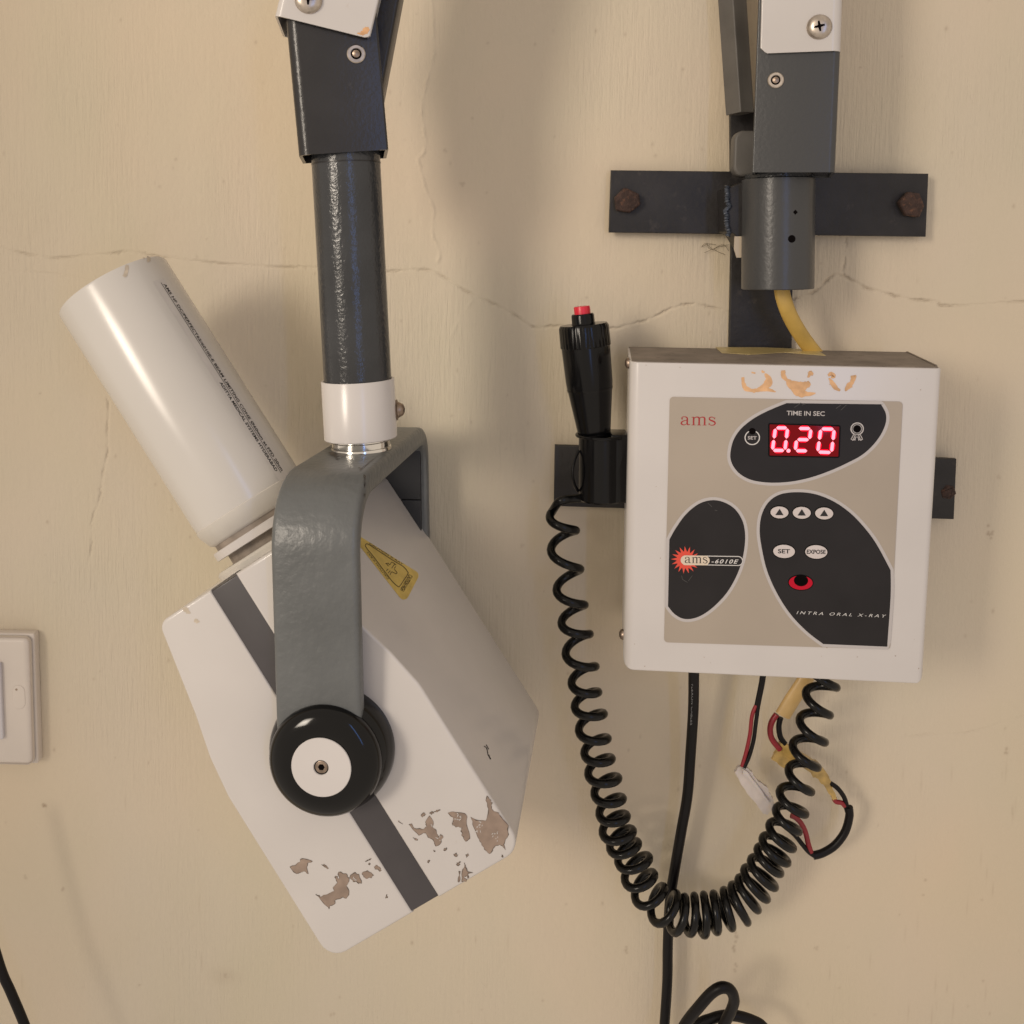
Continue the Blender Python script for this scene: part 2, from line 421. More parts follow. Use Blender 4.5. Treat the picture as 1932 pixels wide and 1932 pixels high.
    L(c, b.inputs['Base Color']); b.inputs['Roughness'].default_value = .62; b.inputs['Specular IOR Level'].default_value = .3
    msk = rng_(noise(7, (1, 1, .8), 2), .42, .62, .12, 1.0)
    hgt = add(add(add(noise(150, (3.0, 1, .22), 4, .65), 1.3, 'MULTIPLY'), msk, 'MULTIPLY'), add(noise(60, (1, 1, 1), 5, .65), .9, 'MULTIPLY'))
    hgt = add(hgt, add(noise(420, (1, 1, .6), 2), .25, 'MULTIPLY'))
    hgt = add(hgt, add(att('crack'), 1.2, 'MULTIPLY'), 'SUBTRACT')
    b1 = nt.nodes.new('ShaderNodeBump'); b1.inputs['Strength'].default_value = 1.0; b1.inputs['Distance'].default_value = .0007; L(hgt, b1.inputs['Height'])
    b2 = nt.nodes.new('ShaderNodeBump'); b2.inputs['Strength'].default_value = .35; b2.inputs['Distance'].default_value = .010
    L(noise(9, (1, 1, .8), 2), b2.inputs['Height']); L(b2.outputs[0], b1.inputs['Normal']); L(b1.outputs[0], b.inputs['Normal'])
    me.materials.append(m)
    o = bpy.data.objects.new('wall', me); COL.objects.link(o); o['kind'] = 'structure'
WALL_A = (.645, .535, .395); WALL_B = (.60, .53, .42); WALL_C = (.57, .52, .37)
build_wall()

# ------------------------------------------------------------------ shared hardware
def screw(name, fr, r, h, m, parent, cross=True, sub=None):
    prof = [(r, 0), (r * .98, h * .25), (r * .82, h * .7), (r * .5, h * .95), (r * .2, h), (0.0001, h)]
    V, Fc = lathe(prof, 28); s = mesh(name, fr(V), Fc, m, parent)
    if cross:
        P = []
        for a in (0, pi / 2):
            c, q = cos(a + .2), sin(a + .2); w = r * .11; l = r * .42
            R = A([[c, q], [-q, c]]); P.append(slab(A([[-l, -w * .6], [-w, -w], [w, -w], [l, -w * .6], [l, w * .6], [w, w], [-w, w], [-l, w * .6]]) @ R, h * (.80 if a == 0 else .79), h * 1.012 + (0.00001 if a else 0)))
        V, Fc = merge(P); mesh('cross_slot', fr(V), Fc, M['hole'], s)
    return s
def pin(fr, parent, r=.0042):
    V, Fc = lathe([(r, 0), (r, .0006), (r * .9, .0010), (r * .62, .0010), (r * .60, .0003), (.0001, .0003)], 32)
    w = mesh('pivot_pin', fr(V), Fc, M['nickel'], parent)
    V, Fc = lathe([(r * .58, .0002), (r * .58, .00035), (.0001, .00036)], 24); mesh('pin_recess', fr(V), Fc, M['hole'], w)
    V, Fc = lathe([(r * .42, .0004), (r * .40, .0011), (r * .2, .0015), (.0001, .0016)], 24); mesh('pin_core', fr(V), Fc, M['steel'], w)

# ------------------------------------------------------------------ x-ray head
FH = Frame(unp(626.6, 1428.05, .50), -.0983, -.5952, -.0492)
xh = thing('xray_head', 'white angular x-ray head with chipped paint and long cone, hanging in a grey yoke', 'x-ray head', FH([0, 0, -.08])[0])
W_, TB, TT, DD = .0590, .0882, .1045, .162
s_ = .000262
prof = A([(-W_, -TB), (W_, -TB), (W_, .008), (.0550, .030), (.0490, .052), (.0400, TT), (-.0410, TT), (-.0505, .055), (-.0562, .032), (-W_, .010)])
rad = [.010, .010, .03, .03, .03, .006, .006, .03, .03, .03]
def clipx(P, x0, x1):
    def cl(P, f, g):
        out = []
        for i in range(len(P)):
            a, b = P[i - 1], P[i]
            if f(a) != f(b): t = (g - a[0]) / (b[0] - a[0]); out.append(a + (b - a) * t)
            if f(b): out.append(b)
        return A(out)
    P = cl(P, lambda p: p[0] >= x0, x0); return cl(P, lambda p: p[0] <= x1, x1)
full = roundpoly(prof, rad, 6)
ST = .0077
for x0, x1 in ((-1, -ST), (ST + .0003, 1)):
    V, Fc = slab(clipx(full, x0, x1), -DD, 0, .0016, r0=.0016, seg=5)
    wy = np.interp(V[:, 1], [-.1, .008, .030, .052, TT], [W_, W_, .0550, .0490, .0400]); fd = np.clip(-V[:, 2] / DD, 0, 1)
    V[:, 0] = np.where(V[:, 0] > .02, V[:, 0] * (1 + (W_ / wy - 1) * fd), V[:, 0])
    mesh('shell_half', FH(V), Fc, M['white'], xh)
V, Fc = slab(inset(clipx(full, -ST - .002, ST + .002), .0006), -DD + .0006, -.0006, .001); mesh('centre_stripe', FH(V), Fc, M['stripe'], xh)
# worn paint patches
CH = [[(105, 470), (160, 440), (190, 412), (240, 420), (262, 430), (235, 440), (222, 470), (235, 520), (205, 500), (150, 518)],
      [(328, 452), (350, 455), (378, 480), (355, 475)],
      [(285, 662), (320, 682), (380, 655), (415, 640), (410, 610), (440, 580), (418, 540), (430, 535), (450, 555), (445, 505), (500, 515), (520, 545), (515, 580), (500, 600), (522, 640), (500, 692), (480, 680), (420, 705), (422, 725), (385, 745), (380, 765), (340, 720)],
      [(525, 545), (560, 510), (590, 520), (608, 585), (580, 580), (550, 572)], [(612, 510), (650, 495), (685, 520), (680, 545), (650, 552), (622, 540)],
      [(695, 470), (715, 458), (742, 480), (735, 500), (708, 488)], [(778, 690), (785, 662), (792, 680)],
      [(940, 170), (960, 165), (975, 195), (1040, 205), (1065, 185), (1055, 155), (1085, 110), (1110, 150), (1105, 190), (1135, 220), (1150, 262), (1165, 240), (1182, 262), (1160, 310), (1130, 325), (1110, 280), (1075, 260), (1060, 230), (1010, 248), (975, 215)],
      [(1025, 110), (1045, 90), (1060, 98), (1040, 112)], [(1085, 92), (1100, 78), (1115, 92), (1100, 98)], [(1115, 85), (1135, 72), (1160, 66), (1138, 84)],
      [(1215, 90), (1270, 85), (1335, 95), (1350, 120), (1345, 170), (1355, 200), (1368, 270), (1340, 293), (1325, 260), (1305, 215), (1320, 190), (1270, 190), (1245, 160), (1250, 120)],
      [(1375, 120), (1410, 140), (1480, 145), (1500, 90), (1490, 20), (1480, 0), (1490, -30), (1515, 0), (1525, 20), (1520, 60), (1570, 90), (1590, 120), (1640, 180), (1640, 240), (1612, 300), (1618, 350), (1590, 320), (1550, 320), (1530, 345), (1508, 378), (1470, 345), (1450, 300), (1425, 260), (1400, 200)],
      [(1255, 380), (1275, 370), (1287, 385), (1270, 398)], [(1340, 385), (1355, 372), (1360, 390), (1345, 405)], [(1275, 440), (1295, 430), (1300, 450), (1280, 462)],
      [(1285, 570), (1292, 500), (1300, 505), (1298, 570)], [(1310, 570), (1315, 500), (1330, 470), (1328, 440), (1340, 455), (1352, 500), (1390, 510), (1355, 515), (1360, 550), (1345, 530), (1325, 545), (1350, 560), (1322, 574)],
      [(1185, 350), (1205, 335), (1210, 342), (1192, 354)], [(1595, 385), (1602, 388), (1600, 402), (1594, 398)], [(865, 145), (880, 155), (895, 170), (878, 160)], [(970, 262), (985, 268), (1000, 282), (984, 277)],
      [(1115, 350), (1122, 355), (1124, 364), (1117, 360)], [(1075, 425), (1088, 422), (1078, 440)], [(635, 432), (678, 410), (650, 424)], [(655, 450), (664, 440), (670, 452)]]
chips = []
for P in CH:
    Q = jag(A([FH.hit(518.9 + x * .26857, 1509.4 + y * .26857) for x, y in P]), .00025, 3)
    chips.append(slab(Q, -.0003, .00012))
for V, Fc in chips: mesh('worn_paint_patch', FH(V), Fc, M['chip'], xh)
lip_shades = []  # dark ribbons round the chips: painted shade of a raised paint lip
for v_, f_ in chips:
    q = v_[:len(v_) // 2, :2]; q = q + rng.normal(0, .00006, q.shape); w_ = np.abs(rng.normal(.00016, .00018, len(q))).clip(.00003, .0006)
    a_, f2 = ribbon(q, w_, True); lip_shades.append((np.column_stack([a_, np.full(len(a_), .00016 + .000002 * len(lip_shades))]), f2))
V, Fc = merge(lip_shades); mesh('chip_edge_shade', FH(V), Fc, mat('painted_lip_shade', (.10, .075, .055), .6), xh, smooth=0)
fl = []   # leftover paint flecks inside the biggest patches
for (cx, cy, sx, sy, k) in ((1550, 230, 30, 35, 9), (1430, 190, 25, 40, 12), (1290, 130, 30, 25, 12), (1140, 260, 14, 22, 4), (560, 550, 14, 14, 4), (1100, 180, 8, 14, 3)):
    for _ in range(k):
        x, y = cx + rng.normal(0, sx * .6), cy + rng.normal(0, sy * .6); a = rng.uniform(0, pi); l = rng.uniform(5, 14); w = rng.uniform(1.5, 4)
        P = [(x + l * cos(a) - w * sin(a) * .3, y + l * sin(a)), (x - w * sin(a), y + w * cos(a)), (x - l * cos(a), y - l * sin(a)), (x + w * sin(a), y - w * cos(a))]
        fl.append(slab(A([FH.hit(518.9 + q[0] * .26857, 1509.4 + q[1] * .26857) for q in P]), .0001, .00026))
for V, Fc in fl: mesh('paint_fleck', FH(V), Fc, M['white'], xh, smooth=0)
# cone seat, chrome collar ring and beam cone
c0 = FH([.0029, TT, -.0758])[0]
# aim the cone so that it runs along the head axis
FC = Frame(c0, M=np.stack([FH.X, -FH.Y, -FH.N], 1))        # N runs up the head axis, X across, Y = into the wall side
CPHI = math.radians(0)
def lat(name, prof, m, p=xh, n=72, fr=None): V, Fc = lathe(prof, n); return mesh(name, (fr or FC)(V), Fc, m, p)
lat('cone_seat', [(.036, -.003), (.036, .0025), (.0345, .004), (.020, .0042)], M['ring'])
lat('seat_bolt', [(.0255, .003), (.0255, .0120)], M['grimy'])
lat('mount_ring', [(.0314, .0098), (.0320, .0102), (.0320, .0146), (.0314, .0150), (.02, .0151)], M['white2'])
lat('locking_sleeve', [(.0288, .013), (.0288, .020)], M['grimy'])
BR, CR0 = .0352, .0338
b0, b1 = .0185, .1778
lat('cone_base_band', [(.0270, b0 - .001), (.0298, b0), (.0312, b0 + .0014), (.0338, b0 + .0085), (.0340, b0 + .0110), (.0332, b0 + .0118)], M['ring'])
cone = lat('beam_cone', [(.0335, b0 + .0112), (.0338, b0 + .016), (.0338, b1 - .0002), (.0334, b1 + .001), (.0320, b1 + .001), (.0312, b1 - .001), (.0312, .06), (.0001, .058)], M['cone'], n=96)
# cone lettering ------------------------------------------------------
RCN = .0338
def cone_hit(u, v, R=RCN):
    r = RC @ A([(u - 966) / F, -(v - 644) / F, -1.0]); o = CP - FC.O
    ox, oy, on = o @ FC.X, o @ FC.Y, o @ FC.N; dx, dy, dn = r @ FC.X, r @ FC.Y, r @ FC.N
    a = dx * dx + dy * dy; b = 2 * (ox * dx + oy * dy); c = ox * ox + oy * oy - R * R
    disc = max(0, b * b - 4 * a * c); t = (-b - math.sqrt(disc)) / (2 * a)
    x, y, n = ox + t * dx, oy + t * dy, on + t * dn
    return A([-n, math.atan2(x, -y) * R])          # (distance down the cone, arc to the right)
def on_cone(V, lift):
    th = V[:, 1] / RCN; R = RCN + lift
    return FC(np.stack([R * np.sin(th), -R * np.cos(th), -V[:, 0]], 1))
def z3(x, y): return 70.75 + x * .293, 448.1 + y * .293
p0 = cone_hit(*z3(808, 287)); p1 = cone_hit(*z3(1555, 1522))
p1[1] = p0[1] = (p0[1] + p1[1]) / 2
def stripg(a0, a1, b0_, b1_, k=24):
    V = []; Fc = []
    for i in range(k + 1):
        for j in range(7): V.append([a0 + (a1 - a0) * i / k, b0_ + (b1_ - b0_) * j / 6])
    for i in range(k):
        for j in range(6): q = i * 7 + j; Fc.append((q, q + 1, q + 8, q + 7))
    return A(V), Fc
V, Fc = stripg(p0[0] - .002, p1[0] + .004, p0[1] - .0046, p0[1] + .0042); mesh('label_film', on_cone(V, .00006), Fc, M['clear'], cone)
uy = p0[1]
V, Fc = stripg(p0[0], p1[0], uy - .00018, uy + .00018); mesh('label_rule', on_cone(V, .00014), Fc, M['ink'], cone)
V, Fc = text_on("AMS HF DC/PERFECT65/6010E-E BEAM LIMITING CONE Ø60mm at FFD 20cm", (p0[0] + .0012, uy + .0009), (p1[0] - .0006, uy + .0009), .0021, space=1.05, bold=.03)
mesh('label_text', on_cone(V, .00014), Fc, M['ink'], cone, smooth=0)
q0 = cone_hit(*z3(1170, 935)); q1 = cone_hit(*z3(1530, 1510))
V, Fc = text_on("ADITYA MEDICAL SYSTEMS HYDERABAD", (q0[0], uy - .0030), (q1[0], uy - .0030), .0020, space=1.05, bold=.03)
mesh('label_text', on_cone(V, .00014), Fc, M['ink'], cone, smooth=0)

for P in ([(237, 500), (243, 501), (242, 510), (240, 521), (235, 524), (231, 520), (234, 513)], [(277, 483), (283, 485), (284, 492), (279, 496), (276, 491)], [(270, 486), (273, 486), (272, 490)]):
    Q = A([cone_hit(*p) for p in P]); mesh('tan_smudge', on_cone(jag(Q, .0002, 3), .00010), [tuple(range(len(P) * 3))], M['smudge'], cone, smooth=0)
for P in ([(343, 1147), (352, 1145), (356, 1150), (360, 1157), (352, 1158), (346, 1153)], [(367, 1168), (374, 1168), (377, 1173), (371, 1177), (366, 1173)]):
    Q = jag(A([FH.hit(*p) for p in P]), .0002, 3); mesh('tan_smudge', flat(FH, Q, .00008), [tuple(range(len(Q)))], M['smudge'], xh, smooth=0)
# friction knob --------------------------------------------------------
_f = Frame(FH.O, -.0983, 0, 0); _p = unp(629, 1408, .50)
FK = Frame(_p, -.0983, 0, 0)
kb = lat('knob_base', [(.0308, -.0060), (.0318, .0000), (.0317, .0035), (.0311, .0070), (.0299, .0100), (.0280, .0122), (.0001, .0124)], M['black'], fr=FK, n=96)
kn = lat('friction_knob', [(.0272, .0118), (.0280, .0124), (.0283, .0145), (.0277, .0168), (.0260, .0190), (.0232, .0204), (.0200, .0213), (.0160, .0217), (.0153, .0214), (.0001, .0214)], M['black'], fr=FK, n=96)
cap = lat('knob_cap', [(.0149, .0206), (.0149, .0218), (.0146, .0221), (.0040, .0222), (.0037, .0219), (.0036, .0200)], M['white2'], kn, fr=FK, n=72)
lat('cap_recess', [(.0037, .0206), (.0036, .0207), (.0001, .0206)], M['hole'], kn, fr=FK, n=32)
hexr = [circ(.0033, 36), ]
V, Fc = slab(circ(.0033, 36), .0206, .0215, .0004); mesh('socket_screw', FK(V), Fc, M['steel'], kn)
V, Fc = slab(circ(.0017, 6), .0212, .02155); mesh('hex_socket', FK(V), Fc, M['hole'], kn)

# yoke -----------------------------------------------------------------
FY = Frame(FH.O, -.0983, -.022, 0)
def solve(fn, lo, hi, target):        # find t with proj(fn(t)).v == target (v falls as t rises)
    for _ in range(50):
        m = (lo + hi) / 2
        if proj(fn(m))[1] > target: lo = m
        else: hi = m
    return (lo + hi) / 2
NT = -.074
yt = solve(lambda t: FY([-.002, t, NT])[0], 0, .4, 846)
yp = A([(.0140, -.008), (.0140, yt), (-.170, yt), (-.170, -.008), (-.1625, -.008), (-.1625, yt - .0125), (.0050, yt - .0125), (.0050, -.008)])
yp = roundpoly(yp, [0, .036, .024, 0, 0, .014, .026, 0], 10)
HWY = .0217
V, Fc = slab(yp, -HWY, HWY, .0030, r0=.0030, seg=4)
tk = np.clip(-V[:, 0] / .168, 0, 1); k = 1 - .05 * tk
mesh('yoke', FY(np.stack([V[:, 2] * k - .0024 * (1 - tk) + .0008 * tk - .0012 * np.clip(V[:, 1] / yt, 0, 1), V[:, 1], V[:, 0]], 1)), Fc, M['yoke'], xh, smooth=40)
for a, b in ((.010, yt - .050), (yt - .0496, yt - .014)):
    V, Fc = slab(rect(-.0172, .0152, a, b), -.1624, -.1590, .0006); V[:, 0] += .0012; mesh('yoke_liner', FY(V), Fc, M['liner'], xh)
lat('knob_base', [(.030, -DD - .0001), (.031, -DD - .001), (.031, -DD - .0015), (.03, -DD - .0020)][::-1], M['black'], fr=FK)

# caution sticker on the right flank of the head ------------------------
fw = FH([[W_, 0, 0]])[0]
FS = Frame(FH([W_ + .0001, 0, 0])[0], M=np.stack([FH.Y, -FH.X, -FH.N], 1))   # X up the head, Y into the wall, N out of the flank
def z9(x, y): return 660.4 + x * .08301, 990.6 + y * .08301      # 340/1932/2.12
# the flank leans in near the top: put a frame on that facet
a_, b_ = A([.0535, .030]), A([.0475, .052]); tdir = (b_ - a_) / np.linalg.norm(b_ - a_)
Xf = FH.X * tdir[0] + FH.Y * tdir[1]; Nf = FH.X * tdir[1] - FH.Y * tdir[0]
FS = Frame(FH([.0475, .052, 0])[0], M=np.stack([Xf, -Nf, -FH.N], 1))
if abs(np.cross(FS.X, FS.Y) @ FS.N - 1) > .01: print('FS handedness', np.cross(FS.X, FS.Y) @ FS.N)
# ------------------------------------------------------------------ left arm
Pb = FY([-.0009, yt, NT])[0]; Zb = Pb[1] + D
Pt = unp(652.5, 297, Zb)
la = thing('folding_arm', 'charcoal arm tube with white sleeve and collar that carries the x-ray head on the left', 'arm', Pb)
FT, LT = axisframe(Pb, Pt)          # N up the tube
def tpar(v): return solve(lambda t: FT([0, 0, t])[0], -.05, .5, v)
tA, tB, tC, tD = tpar(845), tpar(829), tpar(716), tpar(300)
def lat2(name, prof, m, p, fr, n=72): V, Fc = lathe(prof, n); return mesh(name, fr(V), Fc, m, p)
lat2('swivel_ring', [(.0170, -.0025), (.0170, .0008), (.0168, .0012), (.0164, .0014), (.0164, .0044), (.0158, .0048), (.0158, .0075)], M['chrome'], la, FT)
col = lat2('white_collar', [(.0150, .0062), (.0202, .0062), (.0205, .0066), (.0205, tC - .0003), (.0203, tC), (.0192, tC), (.0192, tC - .003)], M['white2'], la, FT, 96)
# the lap seam of the collar and its side screw
rt = -FT.X if proj(FT([.02, 0, .02])[0])[0] < proj(FT([-.02, 0, .02])[0])[0] else FT.X
sc0 = FT([0, 0, tpar(778)])[0] + rt * .0203 + A([0, .004, 0])
fs, _ = axisframe(sc0, sc0 + rt)
sw = lat2('cup_washer', [(.0058, 0), (.0060, .0006), (.0046, .0012), (.0042, .0022), (.0001, .0022)], M['steel'], col, fs, 28)
screw('collar_screw', fs.off(0, 0, .0018), .0040, .0030, M['steel'], col)
lat2('arm_tube', [(.0001, tC - .004), (.0189, tC - .004), (.0189, tD + .02), (.0001, tD + .02)], M['dark'], la, FT, 96)
V, Fc = lathe([(.01905, tD - .0030), (.0191, tD - .0026), (.01905, tD - .0022)], 72); mesh('tube_seam', FT(V), Fc, M['flatdark'], la)
# upright frame aligned with the room for the square channel
def upframe(P, ax, yaw=-.05):
    n = A(ax, float) / np.linalg.norm(ax); f = A([sin(yaw), -cos(yaw), 0]); f = f - n * (f @ n); f /= np.linalg.norm(f)
    x = np.cross(n, f); return Frame(P, M=np.stack([x, -f, n], 1))     # X right, Y up the axis, N to the viewer
FU = upframe(Pt, FT.N + A([-.038, 0, 0]), yaw=.15)
def chan(P, t, y0, y1, fr, name, m, parent, r=0.0):
    """hollow sheet section: outline P (x,n), wall t, between heights y0 and y1"""
    Q = inset(P, t); n = len(P)
    V = []; Fc = []
    for R_, y in ((P, y0), (P, y1), (Q, y1), (Q, y0)):
        V += [[p[0], y, p[1]] for p in R_]
    for a in range(4):
        b = (a + 1) % 4
        for i in range(n): Fc.append((a * n + i, a * n + (i + 1) % n, b * n + (i + 1) % n, b * n + i))
    return mesh(name, fr(V), Fc, m, parent)
pc = roundpoly(A([(-.0246, -.024), (.0230, -.024), (.0230, .0215), (-.0246, .0215)]), [.001, .001, .0012, .0062], 6)
hs = chan(pc, .0018, .0005, .105, FU, 'pivot_channel', M['flatdark'], la)
fp = FU.off(*FU.hit(672, 102, .0215), .0215)
pin(fp, la, .0049)
# white sleeve leaning to the upper right
FL = Frame(unp(608, 40, Zb), .14, .225, 0)
LS = .32
pw = roundpoly(A([(-.0272, -.028), (.0245, -.028), (.0245, .0262), (-.0272, .0262)]), [.001, .001, .001, .004], 6)
pl = A([FL.hit(*q, .0262) for q in ((517, 28), (697, 69.5))])
V0 = []
def sleeve(fr, outline_xn, t, cutl, cutr, top, name, parent, chamf=0.0):
    """U sheet whose lower edge slopes from cutl (left) to cutr (right)"""
    P = outline_xn; Q = inset(P, t); n = len(P); xs = P[:, 0]; x0, x1 = xs.min(), xs.max(); V = []; Fc = []
    def yb(x):
        y = cutl + (cutr - cutl) * (x - x0) / (x1 - x0)
        e = min(x - x0, x1 - x) if chamf < 0 else (x1 - x if chamf > 0 else 1)
        c = abs(chamf)
        return y + (max(0, c - e) if c else 0)
    for R_, tp in ((P, 0), (P, 1), (Q, 1), (Q, 0)): V += [[p[0], top if tp else yb(p[0]), p[1]] for p in R_]
    for a in range(4):
        b = (a + 1) % 4
        for i in range(n): Fc.append((a * n + i, a * n + (i + 1) % n, b * n + (i + 1) % n, b * n + i))
    return mesh(name, fr(V), Fc, M['white'], parent)
pw2 = np.concatenate([[[.0215, -.028], [.0245, -.028], [.0245, .0262], [.0230, .0262], [.0205, .0262]], roundpoly(A([(-.0272, -.028), (.0245, -.028), (.0245, .0262), (-.0272, .0262)]), [.001, 0, 0, .004], 6)[8 + 1:], ]) if False else None
def uprofile(xl, xr, nb, nf, rl=.004, rr=0.0012):
    P = roundpoly(A([(xl, nb), (xr, nb), (xr, nf), (xl, nf)]), [.001, .0005, rr, rl], 6)
    out = []
    for i in range(len(P)):                      # extra points along the long faces so a corner chamfer can form
        a, b = P[i], P[(i + 1) % len(P)]; out.append(a)
        k = int(np.linalg.norm(b - a) / .0015)
        for j in range(1, k): out.append(a + (b - a) * j / k)
    return A(out)
sl = sleeve(FL, uprofile(FL.hit(518, 28, .0262)[0], FL.hit(703, 50, .0262)[0], -.028, .0262), .0013, pl[0][1], pl[1][1] - .0008, LS, 'white_sleeve', la, chamf=.0018)
fsn = FL.off(*FL.hit(582, 0, .0262), .0262)
screw('sleeve_screw', fsn, .0072, .0030, M['nickel'], la)
Q = jag(A([FL.hit(471.7 + x * .1953, y * .1953, .0262) for x, y in ((1035, 318), (1070, 315), (1088, 285), (1115, 258), (1145, 262), (1150, 300), (1135, 325), (1090, 345), (1060, 335))]), .0002, 3)
V, Fc = slab(Q, .0262, .02632); mesh('rust_mark', FL(V), Fc, M['rust'], la)
# lower link bar running up beside the sleeve
e0 = unp(757, -8, Zb + .012); e1 = unp(722, 178, Zb + .012)
ax = e0 - e1; FR_ = upframe(e1, ax, 0.0)
V, Fc = slab(roundpoly(A([(-.016, -.014), (0, -.014), (0, .006), (-.016, .006)]), .0015, 3), -.004, .30); mesh('link_bar', FR_(np.stack([V[:, 0], V[:, 2], V[:, 1]], 1)), Fc, M['flatdark'], la)

# ------------------------------------------------------------------ wall bracket
br = thing('wall_bracket', 'charcoal steel cross bracket bolted to the wall with a round arm socket', 'bracket', H(1440, 800, 0))
def plate_px(name, pts, h, t, m, parent, r=.0006, rnd=0):
    P = A([H(u, v, h) for u, v in pts]); Q = P[:, [0, 2]]
    if rnd: Q = roundpoly(Q, rnd, 4)
    V, Fc = slab(Q, h - t, h, r); return mesh(name, np.stack([V[:, 0], -V[:, 2], V[:, 1]], 1), Fc, m, parent)
up_ = plate_px('upright_bar', [(1378, 206), (1494, 206), (1497, 450), (1494, 660), (1494, 1180), (1376, 1180), (1376, 660), (1380, 470)], .0052, .0052, M['iron'], br)
cb = plate_px('cross_bar', [(1153, 321), (1752, 327.5), (1747, 446.6), (1149, 438.5)], .0100, .0048, M['iron'], br)
cb2 = plate_px('cross_bar', [(1047, 840), (1805, 866), (1800, 980), (1045, 955)], .0100, .0048, M['iron'], br)
def bolt(u, v, h, r, name, rot=0.3, k=6, m='rustbolt', par=cb):
    p = H(u, v, h); f = Frame(p, 0, rot, 0)
    P = circ(r, k) + rng.normal(0, r * .07, (k, 2)); P = roundpoly(P, r * .16, 3)
    V, Fc = slab(P, .0006, .0062, .0014); b = mesh(name, f(V), Fc, M[m], par)
bolt(1181, 381, .0100, .0088, 'bolt_head', .35); bolt(1716, 386, .0100, .0088, 'bolt_head', .1)
bolt(1784, 925, .0046, .0056, 'bolt_head', .2, par=cb2)
# socket
S0 = unp(1467, 545, .645); S1 = unp(1468.5, 338, .645); fS, LSk = axisframe(S0, S1)
RS = .0223
so = lat2('arm_socket', [(RS - .0025, .006), (RS - .0025, .0002), (RS - .0004, 0), (RS, .0004), (RS, LSk - .0004), (RS - .0005, LSk), (RS - .002, LSk)], M['socket'], br, fS, 96)
for (u, v, r, k) in ((1482, 400, .0015, 4), (1475.6, 450.5, .0023, 20)):
    zz = solve(lambda t: fS([0, 0, t])[0] - A([0, RS, 0]), 0, LSk, v)
    c = fS([0, 0, zz])[0]; th = (u - 1467.5) / 67.0; p = c + A([RS * th, -RS * math.sqrt(1 - th * th), 0]); nrm = (p - c) / RS
    f, _ = axisframe(p - nrm * .001, p + nrm); V, Fc = slab(circ(r, k), 0, .00115); mesh('drilled_hole', f(V), Fc, M['hole'], so)
g = plate_px('gusset', [(1371, 356), (1404, 342), (1430, 342), (1430, 470), (1404, 470), (1386, 442), (1372, 436)], .040, .030, M['iron'], br)
q_ = spline([H(1372 + rng.normal(0, 1.6), 350 + 8 * i, .0402) for i in range(13)], 5)
V, Fc = tube(q_, .0012 + .0006 * np.abs(np.sin(np.arange(len(q_)) * 1.1)) + rng.normal(0, .00012, len(q_)), 10)
mesh('weld_bead', V, Fc, M['weld'], br)
plate_px('paint_smear', [(1386, 446), (1404, 446), (1404, 486), (1390, 486), (1385, 470)], .0412, .001, mat('cream_smear', (.50, .42, .32), .6), br, r=0)
bt = H(1437, 553, .018); f, _ = axisframe(bt, bt + A([0, -1, 0])); V, Fc = slab(circ(.0040, 6), 0, .004, .0008); mesh('stud', f(V), Fc, M['weld'], br)
lat2('socket_collar', [(.019, LSk - .002), (.0195, LSk + .0002), (.0205, LSk + .0004), (.0205, LSk + .0030), (.0001, LSk + .0031)], M['dark'], br, fS, 72)

# ------------------------------------------------------------------ right arm root
ra = thing('arm_pivot', 'charcoal pivot box with white sleeve and cross screw standing on the bracket socket', 'arm', fS([0, 0, LSk])[0])
Pp = unp(1494, 331, .635); FP = upframe(Pp, A([.0, 0.0, 1]), -.24)
def wpx(px, Z): return px * Z / F
pc = roundpoly(A([(-.0236, -.020), (.0240, -.020), (.0240, .0235), (-.0236, .0235)]), [.001, .001, .004, .0010], 6)
pv = chan(pc, .0018, .0, .105, FP, 'pivot_box', M['socket'], ra)
V, Fc = slab(rect(-.0215, .0222, -.018, .0215), .001, .0030, 0); mesh('pivot_box_floor', FP(np.stack([V[:, 0], V[:, 2], V[:, 1]], 1)), Fc, M['flatdark'], ra)
pin(FP.off(*FP.hit(1463.6, 151.4, .0235), .0235), ra, .0047)
FQ = Frame(unp(1510, 95, .635), -.24, -.01, 0)
q0, q1 = FQ.hit(1434, 101, .0262), FQ.hit(1577, 97, .0262)
xr_ = FQ.hit(1588, 60, .0262)[0]
prs = roundpoly(A([(q0[0], -.024), (xr_, -.024), (xr_, .0262), (q0[0], .0262)]), [.0005, .001, .0055, .001], 6)
o_ = []
for i in range(len(prs)):
    a, b = prs[i], prs[(i + 1) % len(prs)]; o_.append(a); kk = int(np.linalg.norm(b - a) / .0015)
    for j in range(1, kk): o_.append(a + (b - a) * j / kk)
prs = A(o_); prs[:, 0] *= -1; prs = prs[::-1]
FQm = Frame(FQ.O, M=np.stack([FQ.X, -FQ.N, FQ.Y], 1))
def sleeve_r():
    P = A(o_); Q = inset(P, .0013); n = len(P); x0 = P[:, 0].min(); V = []; Fc = []
    yb = lambda x: q0[1] + max(0, .0035 - (x - x0))
    for R_, tp in ((P, 0), (P, 1), (Q, 1), (Q, 0)): V += [[p[0], .40 if tp else yb(p[0]), p[1]] for p in R_]
    for a in range(4):
        b = (a + 1) % 4
        for i in range(n): Fc.append((a * n + i, a * n + (i + 1) % n, b * n + (i + 1) % n, b * n + i))
    return mesh('white_sleeve', FQ(V), Fc, M['white'], ra)
sleeve_r()
screw('sleeve_screw', FQ.off(*FQ.hit(1545.7, 51, .0262), .0262), .0072, .0030, M['nickel'], ra)
